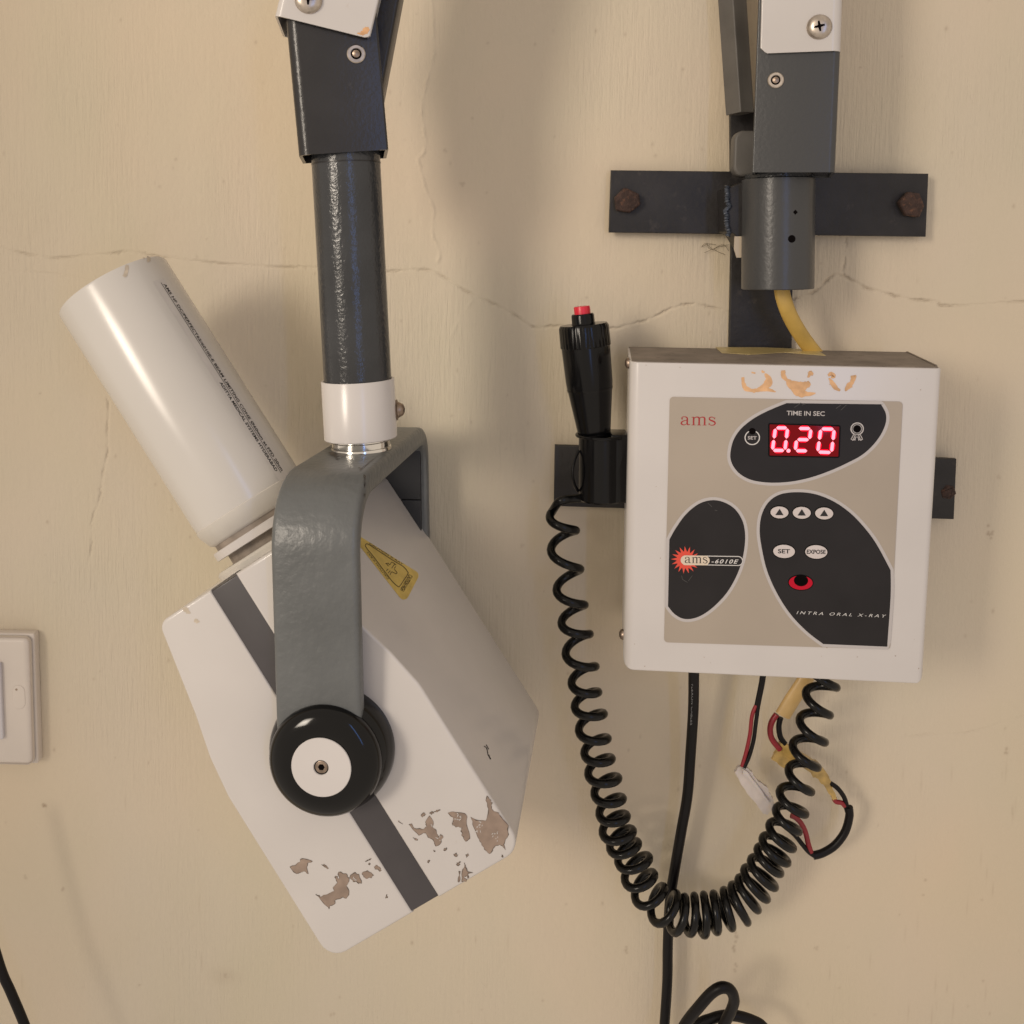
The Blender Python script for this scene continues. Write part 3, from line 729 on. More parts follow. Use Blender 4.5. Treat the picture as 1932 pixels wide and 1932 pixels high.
# rear link channel and its barrel
G0 = unp(1378, 211, .655); G1 = unp(1363.5, 0, .655); FG = upframe(G0, G1 - G0, .55)
V, Fc = slab(roundpoly(A([(.0088, -.014), (.0225, -.014), (.0225, 0), (.0088, 0)]), [.001, .001, .0035, .001], 5), 0, .40); mesh('link_channel', FG(np.stack([V[:, 0], V[:, 2], V[:, 1]], 1)), Fc, M['greyarm'], ra)
Bf = Frame(unp(1402, 290, .650), 0, 0, 0)
V, Fc = slab(roundpoly(rect(-.0058, .018, -.0140, .0145), [.006, .001, .001, .006], 6), -.012, 0, .002); mesh('pivot_barrel', Bf(V), Fc, M['greyarm'], ra)

# ------------------------------------------------------------------ hand switch and its cup
Zs = .640; sc = Zs / F
hu = thing('switch_holder', 'black cup holding the hand switch on the left side of the control box', 'holder', unp(1134, 943, Zs))
C0 = unp(1134, 943, Zs); C1 = unp(1135, 823, Zs); fC, LC = axisframe(C0, C1); R1 = 43.5 * sc
lat2('holder_cup', [(.0001, 0), (R1 - .001, 0), (R1, .001), (R1, LC), (R1 - .0018, LC), (R1 - .0018, .004), (.0001, .004)], M['blackm'], hu, fC, 64)
t = np.linspace(0, 2 * pi, 49)[:-1]
rg = A([fC([(R1 + .0012) * cos(a), (R1 + .0012) * sin(a), LC + .0008])[0] for a in t])
P = np.concatenate([rg, rg[:1]]); V, Fc = tube(P, .0011, 10); mesh('cup_rim', V, Fc, M['blackm'], hu)
V, Fc = slab(rect(.010, .0205, .002, LC + .0022), -.012, .006, .001)
fl_ = Frame(C0, 0, 0, 0); V, Fc = slab(roundpoly(rect(.004, .0156, .0008, LC + .003), .001, 3), -.010, .0118, .001); mesh('mounting_lug', fl_(V), Fc, M['blackm'], hu)
V, Fc = tube(spline([unp(1092, 850, Zs - .003), unp(1084, 868, Zs - .006), unp(1080, 893, Zs - .008), unp(1084, 915, Zs - .006), unp(1091, 926, Zs - .003)], 8), .0010, 8); mesh('finger_loop', V, Fc, M['blackm'], hu)
hsw = thing('hand_switch', 'black tapered hand switch with a red push button standing in the cup', 'switch', unp(1125, 850, Zs))
A0 = unp(1126.5, 870, Zs); A1 = unp(1097.5, 577, Zs); fH, LH = axisframe(A0, A1)
hv = lambda v: solve(lambda t: fH([0, 0, t])[0], 0, .2, v)
lat2('switch_body', [(.0001, 0), (26 * sc, 0), (27 * sc, hv(850)), (31 * sc, hv(818)), (42.0 * sc, hv(738)), (43.5 * sc, hv(730)), (44.5 * sc, hv(720)), (46.2 * sc, hv(655)), (46.2 * sc, hv(650))], M['blackm'], hsw, fH, 72)
lat2('body_seam', [(42.6 * sc, hv(737)), (43.6 * sc, hv(734.5)), (43.8 * sc, hv(732))], M['black'], hsw, fH, 72)
# knurled cap
prof_c = [(46 * sc, hv(655)), (47.8 * sc, hv(653)), (47.3 * sc, hv(617)), (44.5 * sc, hv(611.5)), (23 * sc, hv(611)), (21.8 * sc, hv(609)), (21.5 * sc, hv(595)), (20 * sc, hv(592)), (.0001, hv(592))]
V, Fc = lathe(prof_c, 144); 
for i in range(144):
    if i % 4 < 2:
        for j in (1, 2): V[j * 144 + i][:2] *= .986
mesh('knurled_cap', fH(V), Fc, M['blackm'], hsw)
lat2('red_button', [(15.4 * sc, hv(594)), (15.4 * sc, hv(580)), (14.6 * sc, hv(578)), (.0001, hv(577.6))], M['red'], hsw, fH, 48)
# ------------------------------------------------------------------ caution sticker draped on the flank
from mathutils.bvhtree import BVHTree
_bm = bmesh.new()
for o in [c for c in xh.children if c.name.startswith('shell_half')]:
    t_ = o.data.copy(); t_.transform(Matrix.Translation(xh['_L'])); _bm.from_mesh(t_); bpy.data.meshes.remove(t_)
HB = BVHTree.FromBMesh(_bm)
def drape(P, lift):
    out = []
    for u, v in P:
        r = RC @ A([(u - 966) / F, -(v - 644) / F, -1.0]); r /= np.linalg.norm(r)
        h = HB.ray_cast(Vector(CP), Vector(r))
        if h[0] is None: h = (Vector(CP + r * .6), Vector(-r), 0, 0)
        out.append(A(h[0]) + A(h[1]) * lift)
    return A(out)
def z9a(P): P = A(P, float); return np.stack([660.4 + P[:, 0] * .08301, 990.6 + P[:, 1] * .08301], 1)
tri = roundpoly(A([(-127, 40), (1590, 1110), (1240, 1790)]), [20, 110, 110], 5)
cen = tri.mean(0); rings = []; n_ = 0
dense = []
for i in range(len(tri)):
    a, b = tri[i], tri[(i + 1) % len(tri)]; k = max(1, int(np.linalg.norm(b - a) / 60))
    for j in range(k): dense.append(a + (b - a) * j / k)
dense = A(dense); n_ = len(dense); V = []
for s in np.linspace(1, .05, 14): V += list(cen + (dense - cen) * s)
Fc = [(j * n_ + i, j * n_ + (i + 1) % n_, (j + 1) * n_ + (i + 1) % n_, (j + 1) * n_ + i) for j in range(13) for i in range(n_)] + [tuple(range(13 * n_, 14 * n_))]
stk = mesh('caution_sticker', drape(z9a(V), .00010), Fc, M['sticker'], xh)
def drape_text(body, p0, p1, h, **k):
    V, Fc = text_on(body, (p0[0], -p0[1]), (p1[0], -p1[1]), h, **k); V[:, 1] *= -1; return V, Fc
pr = []
pr.append(drape_text("CAUTION HIGH", (1335, 1120), (1130, 1470), 105, bold=.02))
pr.append(drape_text("CAUTION X-RAY", (425, 428), (1190, 915), 36, bold=.01))
pr.append(drape_text("CAUTION X-RAY", (880, 1222), (400, 590), 40, bold=.01))
ol = spline([(345, 460), (410, 440), (640, 590), (960, 800), (1200, 945), (1300, 1060), (1310, 1115), (1215, 1260), (1120, 1400), (1070, 1390), (960, 1290), (850, 1150), (640, 870), (480, 660), (380, 540)], 6, True)
pr.append(ribbon(ol, 16, True))
for q in ([(800, 880), (860, 870), (900, 905), (940, 850), (990, 870), (1040, 910)], [(940, 985), (1010, 890)], [(1000, 990), (1035, 945)], [(820, 1050), (860, 1000)], [(860, 1100), (910, 1040)],
          [(905, 1135), (945, 1070), (1040, 1110), (1060, 1080), (1000, 1010)], [(820, 880), (870, 940)]):
    pr.append(ribbon(spline(q, 4), 15))
V, Fc = merge(pr); mesh('sticker_print', drape(z9a(V), .00022), Fc, M['inkbrown'], stk, smooth=0)
# scuff marks on the flank
sm = []
for pts in ([(913, 1408), (918, 1412), (921, 1425), (926, 1432)], [(917, 1405), (922, 1414)], [(922, 1424), (925, 1433)]):
    sm.append(ribbon(spline(pts, 4), 1.6))
V, Fc = merge(sm); mesh('scuff_mark', drape(V, .00012), Fc, M['ink'], xh, smooth=0)
_bm.free()
_bm = bmesh.new()
for o in [c for c in xh.children if c.name == 'yoke']:
    t_ = o.data.copy(); t_.transform(Matrix.Translation(xh['_L'])); _bm.from_mesh(t_); bpy.data.meshes.remove(t_); yk = o
HB = BVHTree.FromBMesh(_bm)
def zy(P): P = A(P, float); return np.stack([589.6 + P[:, 0] * .1831, 684 + P[:, 1] * .1831], 1)
sm = []
for P in ([(160, 930), (200, 920), (250, 935), (300, 925), (345, 950), (330, 975), (285, 965), (240, 985), (200, 960)], [(225, 990), (280, 985), (310, 975), (300, 985), (250, 1003)], [(380, 930), (440, 915), (500, 925), (560, 905), (640, 900), (700, 885), (640, 925), (560, 935), (480, 945), (420, 942)], [(130, 885), (170, 872), (200, 880), (170, 890)],
          [(480, 1110), (530, 1070), (600, 1010), (690, 950), (630, 1000), (560, 1060), (500, 1115)], [(525, 1150), (548, 1170), (545, 1250), (536, 1300), (528, 1230)], [(530, 1350), (545, 1360), (540, 1385), (531, 1375)], [(470, 1080), (495, 1078), (490, 1088), (468, 1090)]):
    Q = jag(zy(P), .5, 3); sm.append((Q, [tuple(range(len(Q)))]))
V, Fc = merge(sm); mesh('grease_smudge', drape(V, .00012), Fc, mat('old_grease', (.045, .036, .030), .35, var=(300, .5)), yk, smooth=0)
_bm.free()

# ------------------------------------------------------------------ control box
FB = Frame(unp(1467.08, 988.74, .60), -.09224, -.006488, .04295)
bw, bh, bd = .17948, .19224, .0672
bx = thing('control_box', 'white steel x-ray timer box with beige keypad panel and red 0.20 display', 'control box', FB([0, -bh / 2, -bd])[0])
P = roundpoly(A([(-bw / 2, -bd), (bw / 2, -bd), (bw / 2, 0), (-bw / 2, 0)]), [.0005, .0005, .0042, .0068], 8)
V, Fc = slab(P, -bh / 2, bh / 2 - .0004, .0007, r0=.0012)
rc = .0055; dx = np.clip(np.abs(V[:, 0]) - (bw / 2 - rc), 0, rc); V[:, 2] += np.where(V[:, 2] < 0, rc - np.sqrt(np.maximum(rc * rc - dx * dx, 0)), 0)
hb = mesh('housing', FB(np.stack([V[:, 0], V[:, 2], V[:, 1]], 1)), Fc, M['white2'], bx)
Q = inset(P, .0013); Q[:, 1] = np.minimum(Q[:, 1], -.0016)
V, Fc = slab(Q, bh / 2 - .0010, bh / 2 + .0001, 0.0001); mesh('top_plate', FB(np.stack([V[:, 0], V[:, 2], V[:, 1]], 1)), Fc, M['dust'], bx)
V, Fc = slab(rect(bw / 2 - .0022, bw / 2 - .0012, -bd + .001, -.006), bh / 2 + .0001, bh / 2 + .0007); mesh('folded_lip', FB(np.stack([V[:, 0], V[:, 2], V[:, 1]], 1)), Fc, M['dust'], bx)
FT2 = Frame(FB([0, bh / 2, 0])[0], M=np.stack([FB.X, -FB.Y, -FB.N], 1))
tp = A([FT2.hit(*q, .0006) for q in ((1350, 654.5), (1362, 665), (1415, 668), (1480, 664), (1558, 670), (1540, 659), (1440, 655))])
V, Fc = slab(tp, .0002, .0005); mesh('adhesive_tape', FT2(V), Fc, M['tape'], bx)
for (u, v) in ((1183, 685), (1171, 1197)):
    y = FB.hit(u + 8, v, -.012)[1]; p = FB([-bw / 2, y, -.012])[0]; f, _ = axisframe(p, p - FB.X)
    screw('side_screw', f, .0034, .0026, M['steel'], bx)
def z6(P): P = A(P, float); return np.stack([1132.1 + P[:, 0] * .3662, 613.2 + P[:, 1] * .3662], 1)
def z4(P): P = A(P, float); return np.stack([1250 + P[:, 0] * .24415, 754.7 + P[:, 1] * .24415], 1)
def zl(P): P = A(P, float); return np.stack([1245.3 + P[:, 0] * .09766, 1014.2 + P[:, 1] * .09766], 1)
def loc(P, n=0.0005): return A([FB.hit(u, v, n) for u, v in P])
def poly(name, P2, n, m, parent, sm=0): return mesh(name, flat(FB, P2, n), [tuple(range(len(P2)))], m, parent, smooth=sm)
PX = 1 / 3.22e3            # about one survey pixel on the box front, metres
pn = loc(z6([(360, 370), (1560, 395), (1495, 1672), (330, 1635)]))
V, Fc = slab(roundpoly(pn, .0022, 5), 0, .0005, .0001); kp = mesh('keypad_overlay', FB(V), Fc, M['panel'], bx)
E1 = [(960, 397), (1450, 403), (1476, 450), (1478, 500), (1455, 560), (1410, 622), (1350, 675), (1270, 718), (1180, 758), (1080, 792), (980, 812), (880, 817), (790, 806), (730, 780), (690, 742), (668, 695), (668, 645), (685, 585), (725, 528), (790, 476), (870, 434)]
E2 = [(352, 1104), (385, 1045), (440, 970), (510, 915), (580, 897), (645, 910), (700, 946), (738, 1005), (752, 1070), (750, 1140), (735, 1220), (705, 1300), (662, 1375), (610, 1435), (550, 1485), (490, 1514), (430, 1518), (380, 1492), (345, 1450)]
E3 = [(1502, 1262), (1502, 1400), (1484, 1662), (1148, 1648), (1060, 1580), (975, 1490), (905, 1380), (855, 1265), (828, 1150), (817, 1060), (828, 975), (865, 908), (925, 868), (1010, 856), (1100, 864), (1190, 896), (1275, 950), (1350, 1022), (1425, 1120)]
def smoothloop(P, hard):
    """spline through P except at the corners listed in hard"""
    P = [A(p, float) for p in P]; N = len(P); hs = sorted(hard); out = []
    for i, h in enumerate(hs):
        e = hs[(i + 1) % len(hs)]; e2 = e if e > h else e + N
        seg = [P[k % N] for k in range(h, e2 + 1)]
        out += list(spline(seg, 6)[:-1]) if len(seg) > 2 else [seg[0]]
    return A(out)
for E_, hard in ((E1, (0, 1)), (E2, (0, 18)), (E3, (0, 2, 3))):
    L_ = loc(z6(smoothloop(E_, hard)))
    V, Fc = ribbon(L_, .0025, True); mesh('silver_border', flat(FB, V, .00058), Fc, M['outline'], kp, smooth=0)
    poly('charcoal_field', inset(L_, .0006), .00066, M['field'], kp)
# --- serif "ams" drawn stroke by stroke: unit x-height letters
def serif(which):
    S = {'a': [([(.08, .80), (.14, .96), (.34, 1.0), (.52, .90), (.55, .70)], [.10, .07, .07, .12, .14]), ([(.55, .72), (.55, .20), (.62, .04), (.78, .08)], [.15, .15, .10, .05]),
               ([(.55, .60), (.30, .52), (.10, .38), (.06, .18), (.20, .03), (.38, .05), (.55, .20)], [.05, .07, .12, .15, .09, .06, .05]), ([(.08, .80), (.12, .76), (.15, .80)], [.14, .16, .10])],
         'm': [([(.20, .98), (.20, 0)], .15), ([(.02, .95), (.20, .98)], .05), ([(.20, .78), (.38, .96), (.56, .96), (.66, .80), (.66, 0)], [.05, .08, .12, .15, .15]),
               ([(.66, .78), (.84, .96), (1.02, .96), (1.12, .80), (1.12, 0)], [.05, .08, .12, .15, .15]), ([(.04, .02), (.36, .02)], .05), ([(.50, .02), (.82, .02)], .05), ([(.96, .02), (1.28, .02)], .05)],
         's': [([(.55, .98), (.54, .72)], .04), ([(.52, .80), (.40, .97), (.24, .99), (.10, .88), (.12, .68), (.30, .56), (.50, .44), (.58, .26), (.50, .08), (.32, .01), (.16, .06), (.08, .24)], [.05, .06, .08, .11, .13, .15, .15, .13, .11, .07, .06, .05]), ([(.07, .30), (.06, .0)], .04)]}
    return S[which]
def ams(p0, p1, h):
    p0, p1 = A(p0), A(p1); d = (p1 - p0); Ltot = np.linalg.norm(d); d /= Ltot; u = A([-d[1], d[0]])
    adv = {'a': .88, 'm': 1.42, 's': .60}; tot = sum(adv.values()) * 1.0; sx = Ltot / tot; out = []; x = 0
    for ch in 'ams':
        for pts, w in serif(ch):
            q = A([p0 + d * (x + a) * sx + u * b * h for a, b in pts]); n_ = len(pts)
            if n_ > 2: ws = np.interp(np.linspace(0, n_ - 1, (n_ - 1) * 5 + 1), range(n_), [w] * n_ if np.isscalar(w) else w); q = spline(q, 5)
            else: ws = np.full(2, w if np.isscalar(w) else w[0])
            out.append(ribbon(q, ws * (sx * .5 + h * .5)))
        x += adv[ch]
    return merge(out)
a0, a1 = loc(z4([(140, 193), (408, 196)])); V, Fc = ams(a0, a1, 66 * .24415 * PX)
mesh('logo_lettering', flat(FB, V, .00060), Fc, M['redprint'], kp, smooth=0)
def ptext(name, body, p, q, h, m, n=.00080, zf=z4, parent=None, **k):
    a, b = loc(zf([p, q])); V, Fc = text_on(body, a, b, h * PX, **k); return mesh(name, flat(FB, V, n), Fc, M[m], parent or kp, smooth=0)
ptext('printed_lettering', "TIME IN SEC", (958, 116), (1252, 122), 8.6, 'outline', bold=.015)
ptext('printed_lettering', "SET", (658, 303), (727, 304), 6.4, 'outline', bold=.02)
ptext('printed_lettering', "INTRA ORAL X-RAY", (1034, 1652), (1728, 1680), 5.8, 'wprint', shear=.3, space=1.5, bold=.0)
# SET ring with its lamp hole
def ring2(c, r, w, n_=40, a0=0, a1=2 * pi, ex=1.0):
    t = np.linspace(a0, a1, n_); P = np.stack([c[0] + r * ex * np.cos(t), c[1] + r * np.sin(t)], 1); return ribbon(P, w)
cs = loc(z4([(693, 290)]))[0]; V, Fc = ring2(cs, 55 * .24415 * PX, 8 * .24415 * PX, a0=radians(118), a1=radians(422)); mesh('set_ring', flat(FB, V, .0008), Fc, M['wprint'], kp, smooth=0)
def disc(name, c, rx_, ry__, n, m, parent, th=.0):
    V = circ(rx_, 40, c, ry__)
    if th: V3, Fc = slab(V, n - th, n, min(th * .4, .0002)); return mesh(name, FB(V3), Fc, M[m], parent)
    return mesh(name, flat(FB, V, n), [tuple(range(len(V)))], M[m], parent, smooth=0)
g4 = .24415 * PX
c_ = loc(z4([(693, 240)]))[0]; disc('lamp_hole', c_, 26 * g4, 25 * g4, .00086, 'hole', kp)
c_ = loc(z4([(1503, 222)]))[0]
pr = [ring2(c_, 46 * g4, 9 * g4), ring2(c_, 33 * g4, 4 * g4)]
for q in ([(1478, 262), (1456, 305)], [(1525, 262), (1546, 305)], [(1490, 268), (1472, 308)], [(1512, 268), (1530, 308)], [(1455, 296), (1470, 312)], [(1530, 312), (1546, 298)], [(1486, 312), (1492, 285), (1510, 285), (1516, 312)], [(1478, 268), (1525, 268)], [(1470, 312), (1486, 300)], [(1516, 300), (1532, 312)]):
    pr.append(ribbon(loc(z4(q)), 6 * g4))
V, Fc = merge(pr); mesh('rosette_symbol', flat(FB, V, .0008), Fc, M['outline'], kp, smooth=0); disc('lamp_hole', c_, 26 * g4, 27 * g4, .00086, 'hole', kp)
# keys
def key(c, w, h, label=None):
    c2 = loc(z4([c]))[0]; k_ = disc('key_surround', c2, (w / 2 + 7) * g4, (h / 2 + 8) * g4, .00074, 'keyring', kp)
    b_ = disc('push_key', c2, w / 2 * g4, h / 2 * g4, .0012, 'key', bx, th=.0006)
    if label is None:
        P = loc(z4([(c[0] - 32, c[1] + 22), (c[0] + 32, c[1] + 23), (c[0] + 2, c[1] - 27)]), .0012)
        poly('arrow_print', P, .00132, M['ink'], b_)
    else:
        a, b = loc(z4([(c[0] - label[1] / 2, c[1] + 15), (c[0] + label[1] / 2, c[1] + 17)]), .0012)
        V, Fc = text_on(label[0], a, b, label[2] * PX, bold=.02); mesh('key_lettering', flat(FB, V, .00132), Fc, M['ink'], b_, smooth=0)
for c in ((903, 867), (1075, 870), (1248, 875)): key(c, 138, 96)
key((938, 1168), 168, 108, ("SET", 92, 8.4)); key((1187, 1172), 170, 110, ("EXPOSE", 146, 8.2))
# red sensor window
c_ = loc(z4([(1067, 1410)]))[0]; disc('window_surround', c_, 99 * g4, 66 * g4, .00074, 'keyring', kp)
sw_ = disc('sensor_window', c_, 92 * g4, 58 * g4, .0009, 'redglass', bx)
c_ = loc(z4([(1069, 1393)]))[0]; disc('sensor_opening', c_, 55 * g4, 47 * g4, .0010, 'hole', sw_)
# LED display
Pd = loc(z4([(826, 186), (1366, 203), (1358, 437), (826, 428)]))
dsf, Fc = slab(roundpoly(Pd, .0006, 3), .0003, .0009, .0001); dp = mesh('display_window', FB(dsf), Fc, M['glass'], bx)
V, Fc = ribbon(roundpoly(inset(Pd, -.0003), .0007, 3), .0008, True); mesh('window_bezel', flat(FB, V, .00095), Fc, M['keyring'], dp, smooth=0)
def segs(TL, TR, BL, BR, on, w):
    TL, TR, BL, BR = map(A, (TL, TR, BL, BR)); TL, TR, BL, BR = [x.astype(float) for x in (TL, TR, BL, BR)]
    ML, MR = (TL + BL) / 2, (TR + BR) / 2
    S = dict(a=(TL, TR), b=(TR, MR), c=(MR, BR), d=(BL, BR), e=(ML, BL), f=(TL, ML), g=(ML, MR)); out = []
    for s in on:
        p, q = S[s]; d = (q - p) / np.linalg.norm(q - p); n_ = A([-d[1], d[0]]); p = p + d * 4.5; q = q - d * 4.5; w2 = w / 2
        out.append(A([p, p + d * w2 + n_ * w2, q - d * w2 + n_ * w2, q, q - d * w2 - n_ * w2, p + d * w2 - n_ * w2]))
    return out
for TL, TR, BL, BR, on in (((872, 214), (966, 214), (848, 388), (944, 388), 'abcdef'), ((1046, 218), (1146, 219), (1024, 390), (1122, 392), 'abged'), ((1222, 222), (1326, 224), (1198, 400), (1304, 404), 'abcdef')):
    par = None
    for wd, n_, m in ((44, .00098, 'halo'), (25, .00106, 'led')):
        pp = [slab(roundpoly(loc(z4(p)), .0002 if m == 'led' else .0012, 3), n_ - .00003, n_) for p in segs(TL, TR, BL, BR, on, wd)]
        V, Fc = merge(pp)
        if m == 'halo': mesh('digit_glow', FB(V), Fc, M['glow'], dp, smooth=0)
        else: mesh('led_digit', FB(V), Fc, M[m], dp, smooth=0)
c_ = loc(z4([(972, 390)]))[0]; disc('decimal_point', c_, 15 * g4, 15 * g4, .00106, 'led', dp)
# sunburst logo with pill
cs = loc(zl([(490, 430)]))[0]; gl = .09766 * PX; P = []
for k in range(17):
    a = 2 * pi * (k + .3) / 17; da = 2 * pi / 17 * .42
    for r, aa in ((175, a - da), (285, a + .06), (175, a + da)): P.append(cs + A([cos(aa), sin(aa)]) * r * gl)
mesh('sunburst_print', flat(FB, A(P), .00078), [tuple(range(len(P)))], M['sun'], kp, smooth=0)
def pill(x0, x1, y0, y1, y0b, y1b):
    return roundpoly(loc(zl([(x0, y0), (x1, y0b), (x1, y1b), (x0, y1)])), 98 * gl, 8)
V, Fc = slab(pill(398, 1602, 340, 524, 356, 545), .0008, .00084); mesh('pill_print', FB(V), Fc, M['wprint'], kp, smooth=0)
q_ = inset(pill(398, 1602, 340, 524, 356, 545), 17 * gl); mesh('charcoal_field', flat(FB, q_, .00088), [tuple(range(len(q_)))], M['field'], kp, smooth=0)
q_ = roundpoly(loc(zl([(405, 342), (925, 348), (925, 532), (405, 528)])), [90 * gl, 30 * gl, 30 * gl, 90 * gl], 6); mesh('pill_print', flat(FB, q_, .00092), [tuple(range(len(q_)))], M['cream'], kp, smooth=0)
a_ = circ(92 * gl, 30, loc(zl([(868, 438)]))[0]); mesh('pill_print', flat(FB, a_, .00094), [tuple(range(30))], M['cream'], kp, smooth=0)
a0, a1 = loc(zl([(478, 486), (912, 492)])); V, Fc = ams(a0, a1, 122 * gl); mesh('logo_lettering', flat(FB, V, .00098), Fc, M['ink'], kp, smooth=0)
ptext('logo_lettering', "-6010E", (992, 490), (1515, 497), 8.2, 'wprint', n=.00098, zf=zl, shear=.35, space=1.25, bold=.02)
# scratches on the charcoal fields
sc_ = []
for q in ([(1035, 400), (1000, 425)], [(1270, 410), (1240, 438)], [(1240, 412), (1215, 430)], [(1060, 405), (1040, 412)], [(555, 915), (575, 935)], [(590, 952), (604, 956)], [(420, 1290), (425, 1310), (450, 1325)], [(455, 1318), (475, 1290)]):
    sc_.append(ribbon(loc(z6(q)), .00022))
sg = mat('scratch_grey', (.09, .085, .08), .5)
for V, Fc in sc_: mesh('scratch', flat(FB, V, .00084), Fc, sg, kp, smooth=0)
# rust marks where mugs or rings stood above the panel
rs = []
def blob(pts, ws):
    q = spline(z6(pts), 5); q = q + rng.normal(0, .35, q.shape); w = np.interp(np.linspace(0, len(ws) - 1, len(q)), range(len(ws)), ws) * .3662 * PX * np.convolve(rng.uniform(.7, 1.75, len(q) + 2), [.33, .34, .33], 'valid')
    V_, F_ = ribbon(loc(q, 0.0), w); rs.append((flat(FB, V_, .00006 + .00001 * len(rs)), F_))
blob([(736, 268), (738, 300), (752, 325), (785, 338), (825, 330), (862, 305), (868, 275), (850, 250)], [10, 16, 22, 18, 26, 34, 26, 8])
blob([(810, 342), (850, 330), (905, 344)], [8, 24, 5]); blob([(782, 245), (800, 248)], [8, 8]); blob([(832, 236), (846, 244)], [6, 10])
blob([(945, 235), (945, 262), (962, 285)], [16, 20, 14]); blob([(960, 280), (990, 308), (1030, 318), (1066, 305), (1076, 292)], [12, 34, 44, 28, 10]); blob([(980, 318), (1020, 345), (1060, 355), (1110, 352)], [10, 32, 24, 8])
blob([(1085, 236), (1082, 250), (1072, 270)], [8, 22, 8]); blob([(1175, 262), (1190, 250), (1205, 262), (1192, 270)], [10, 16, 14, 10])
blob([(1178, 272), (1196, 298), (1215, 325), (1238, 338)], [6, 16, 18, 6]); blob([(1306, 258), (1300, 290), (1282, 315), (1262, 340)], [18, 20, 24, 6]); blob([(1310, 262), (1318, 270)], [10, 10])
V, Fc = merge(rs); mesh('rust_mark', V, Fc, mat('tan_rust_mark', (.62, .37, .19), .5, var=(160, .25)), bx, smooth=0)
dd = []
for u, v in [(1219, 689), (1283, 693), (1238, 918), (1246, 1053), (1197, 1215), (1725, 1206), (1730, 715), (1560, 1222)] + [(rng.uniform(1200, 1740), rng.choice([rng.uniform(700, 740), rng.uniform(1230, 1265)])) for _ in range(10)]:
    p = FB.hit(u, v, 0); dd.append(circ(.00022 * rng.uniform(.6, 1.5), 8, p))
for V in dd: mesh('speck', flat(FB, V, .00007), [tuple(range(8))], M['grime'], bx, smooth=0)

# ------------------------------------------------------------------ cords and cables
def cable(name, pts, h, r, m, label, cat, group=None, n=10, parent=None, sub=14, flat_=None):
    hs_ = [h] * len(pts) if np.isscalar(h) else h
    P = spline([H(p[0], p[1], hh) for p, hh in zip(pts, hs_)], n); V, Fc = tube(P, r, sub, flat_)
    o = mesh(name, V, Fc, m, parent, smooth=60)
    if label: tag(o, label, cat, group)
    return o
IN = [(1095, 1000), (1103, 1073), (1113, 1140), (1120, 1195), (1131, 1256), (1138, 1304), (1147, 1345), (1156, 1391), (1163, 1429), (1173, 1466), (1184, 1504), (1191, 1537), (1202, 1564), (1213, 1586), (1231, 1615), (1241, 1646), (1260, 1670), (1282, 1684), (1295, 1687), (1311, 1687), (1328, 1688), (1344, 1683), (1362, 1679), (1375, 1670), (1386, 1657), (1399, 1643), (1410, 1624), (1421, 1603), (1432, 1584), (1443, 1557), (1457, 1530), (1465, 1497), (1479, 1455), (1488, 1409), (1501, 1360), (1512, 1310), (1524, 1262)]
IN = A(IN, float); Nn = len(IN)
ks = np.arange(Nn)
def sm(x): y = x.copy(); y[1:-1] = (x[:-2] + 2 * x[1:-1] + x[2:]) / 4; return y
T = np.gradient(np.stack([sm(IN[:, 0]), sm(IN[:, 1])], 1), axis=0); T /= np.linalg.norm(T, axis=1)[:, None]
outn = np.stack([-T[:, 1], T[:, 0]], 1)       # outer side of the hanging loop
Ro = np.interp(ks, [0, 10, 14, 18, 22, 26, 30, 36], [33, 34, 36, 39, 39, 37, 34, 34])
Cn = IN + outn * Ro[:, None]
tt = np.linspace(-.62, Nn - 1, int((Nn - .4) * 20))
def itp(X, t): return np.interp(t, ks, X) if 0 else np.interp(t, np.linspace(0, Nn - 1, (Nn - 1) * 6 + 1), X)
Cs = spline(Cn, 6); Rs = np.interp(np.linspace(0, Nn - 1, len(Cs)), ks, Ro); t6 = np.linspace(0, Nn - 1, len(Cs))
Hz = np.interp(ks, [0, 4, 14, 20, 26, 34, 36], [.045, .042, .036, .034, .036, .042, .046]); wr = 8.3
hp = []
for t in tt:
    tc_ = max(t, 0); cx, cy = np.interp(tc_, t6, Cs[:, 0]), np.interp(tc_, t6, Cs[:, 1])
    if t < 0: cy += t * 60; cx += t * 4
    i = min(max(tc_, 0), Nn - 1); ox, oy = -np.interp(i, ks, outn[:, 0]), -np.interp(i, ks, outn[:, 1]); R_ = np.interp(i, ks, Ro) - wr
    R_ *= 1 + .05 * sin(t * 2.3) + .03 * sin(t * 5.1)
    a = 2 * pi * t; h = np.interp(i, ks, Hz); Zc = D - h
    c3 = unp(cx, cy, Zc); n3 = unp(cx + ox * R_, cy + oy * R_, Zc) - c3
    hp.append(c3 + n3 * cos(a) + A([0, 1, 0]) * R_ * Zc / F * 1.05 * sin(a))
start = [H(1128, 938, .045), H(1105, 940, .046), H(1080, 941, .048), H(1056, 946, .050)]
hp = list(spline(start + [hp[0]], 6)[:-1]) + hp + [unp(1530, 1240, .64)]
V, Fc = tube(A(hp), wr * (D - .04) / F, 12)
tag(mesh('coiled_cord', V, Fc, M['cord'], smooth=60), 'black coiled cord looping from the hand switch up to the timer box underside', 'coiled cord')
pc_ = [(1309, 1240), (1309, 1275), (1308, 1340), (1303, 1420), (1297, 1500), (1285, 1570), (1273, 1640), (1264, 1700), (1260, 1780), (1259, 1850), (1254, 1930), (1248, 2010)]
cable('power_cord', pc_, [.045, .040, .034, .028, .023, .020, .018, .016, .016, .016, .017, .018], .0036, M['cable'], None, None)
pw_ = [o for o in COL.objects if o.name == 'power_cord'][0]
tag(pw_, 'thick straight black cord hanging from the timer box through the coiled cord', 'power cord')
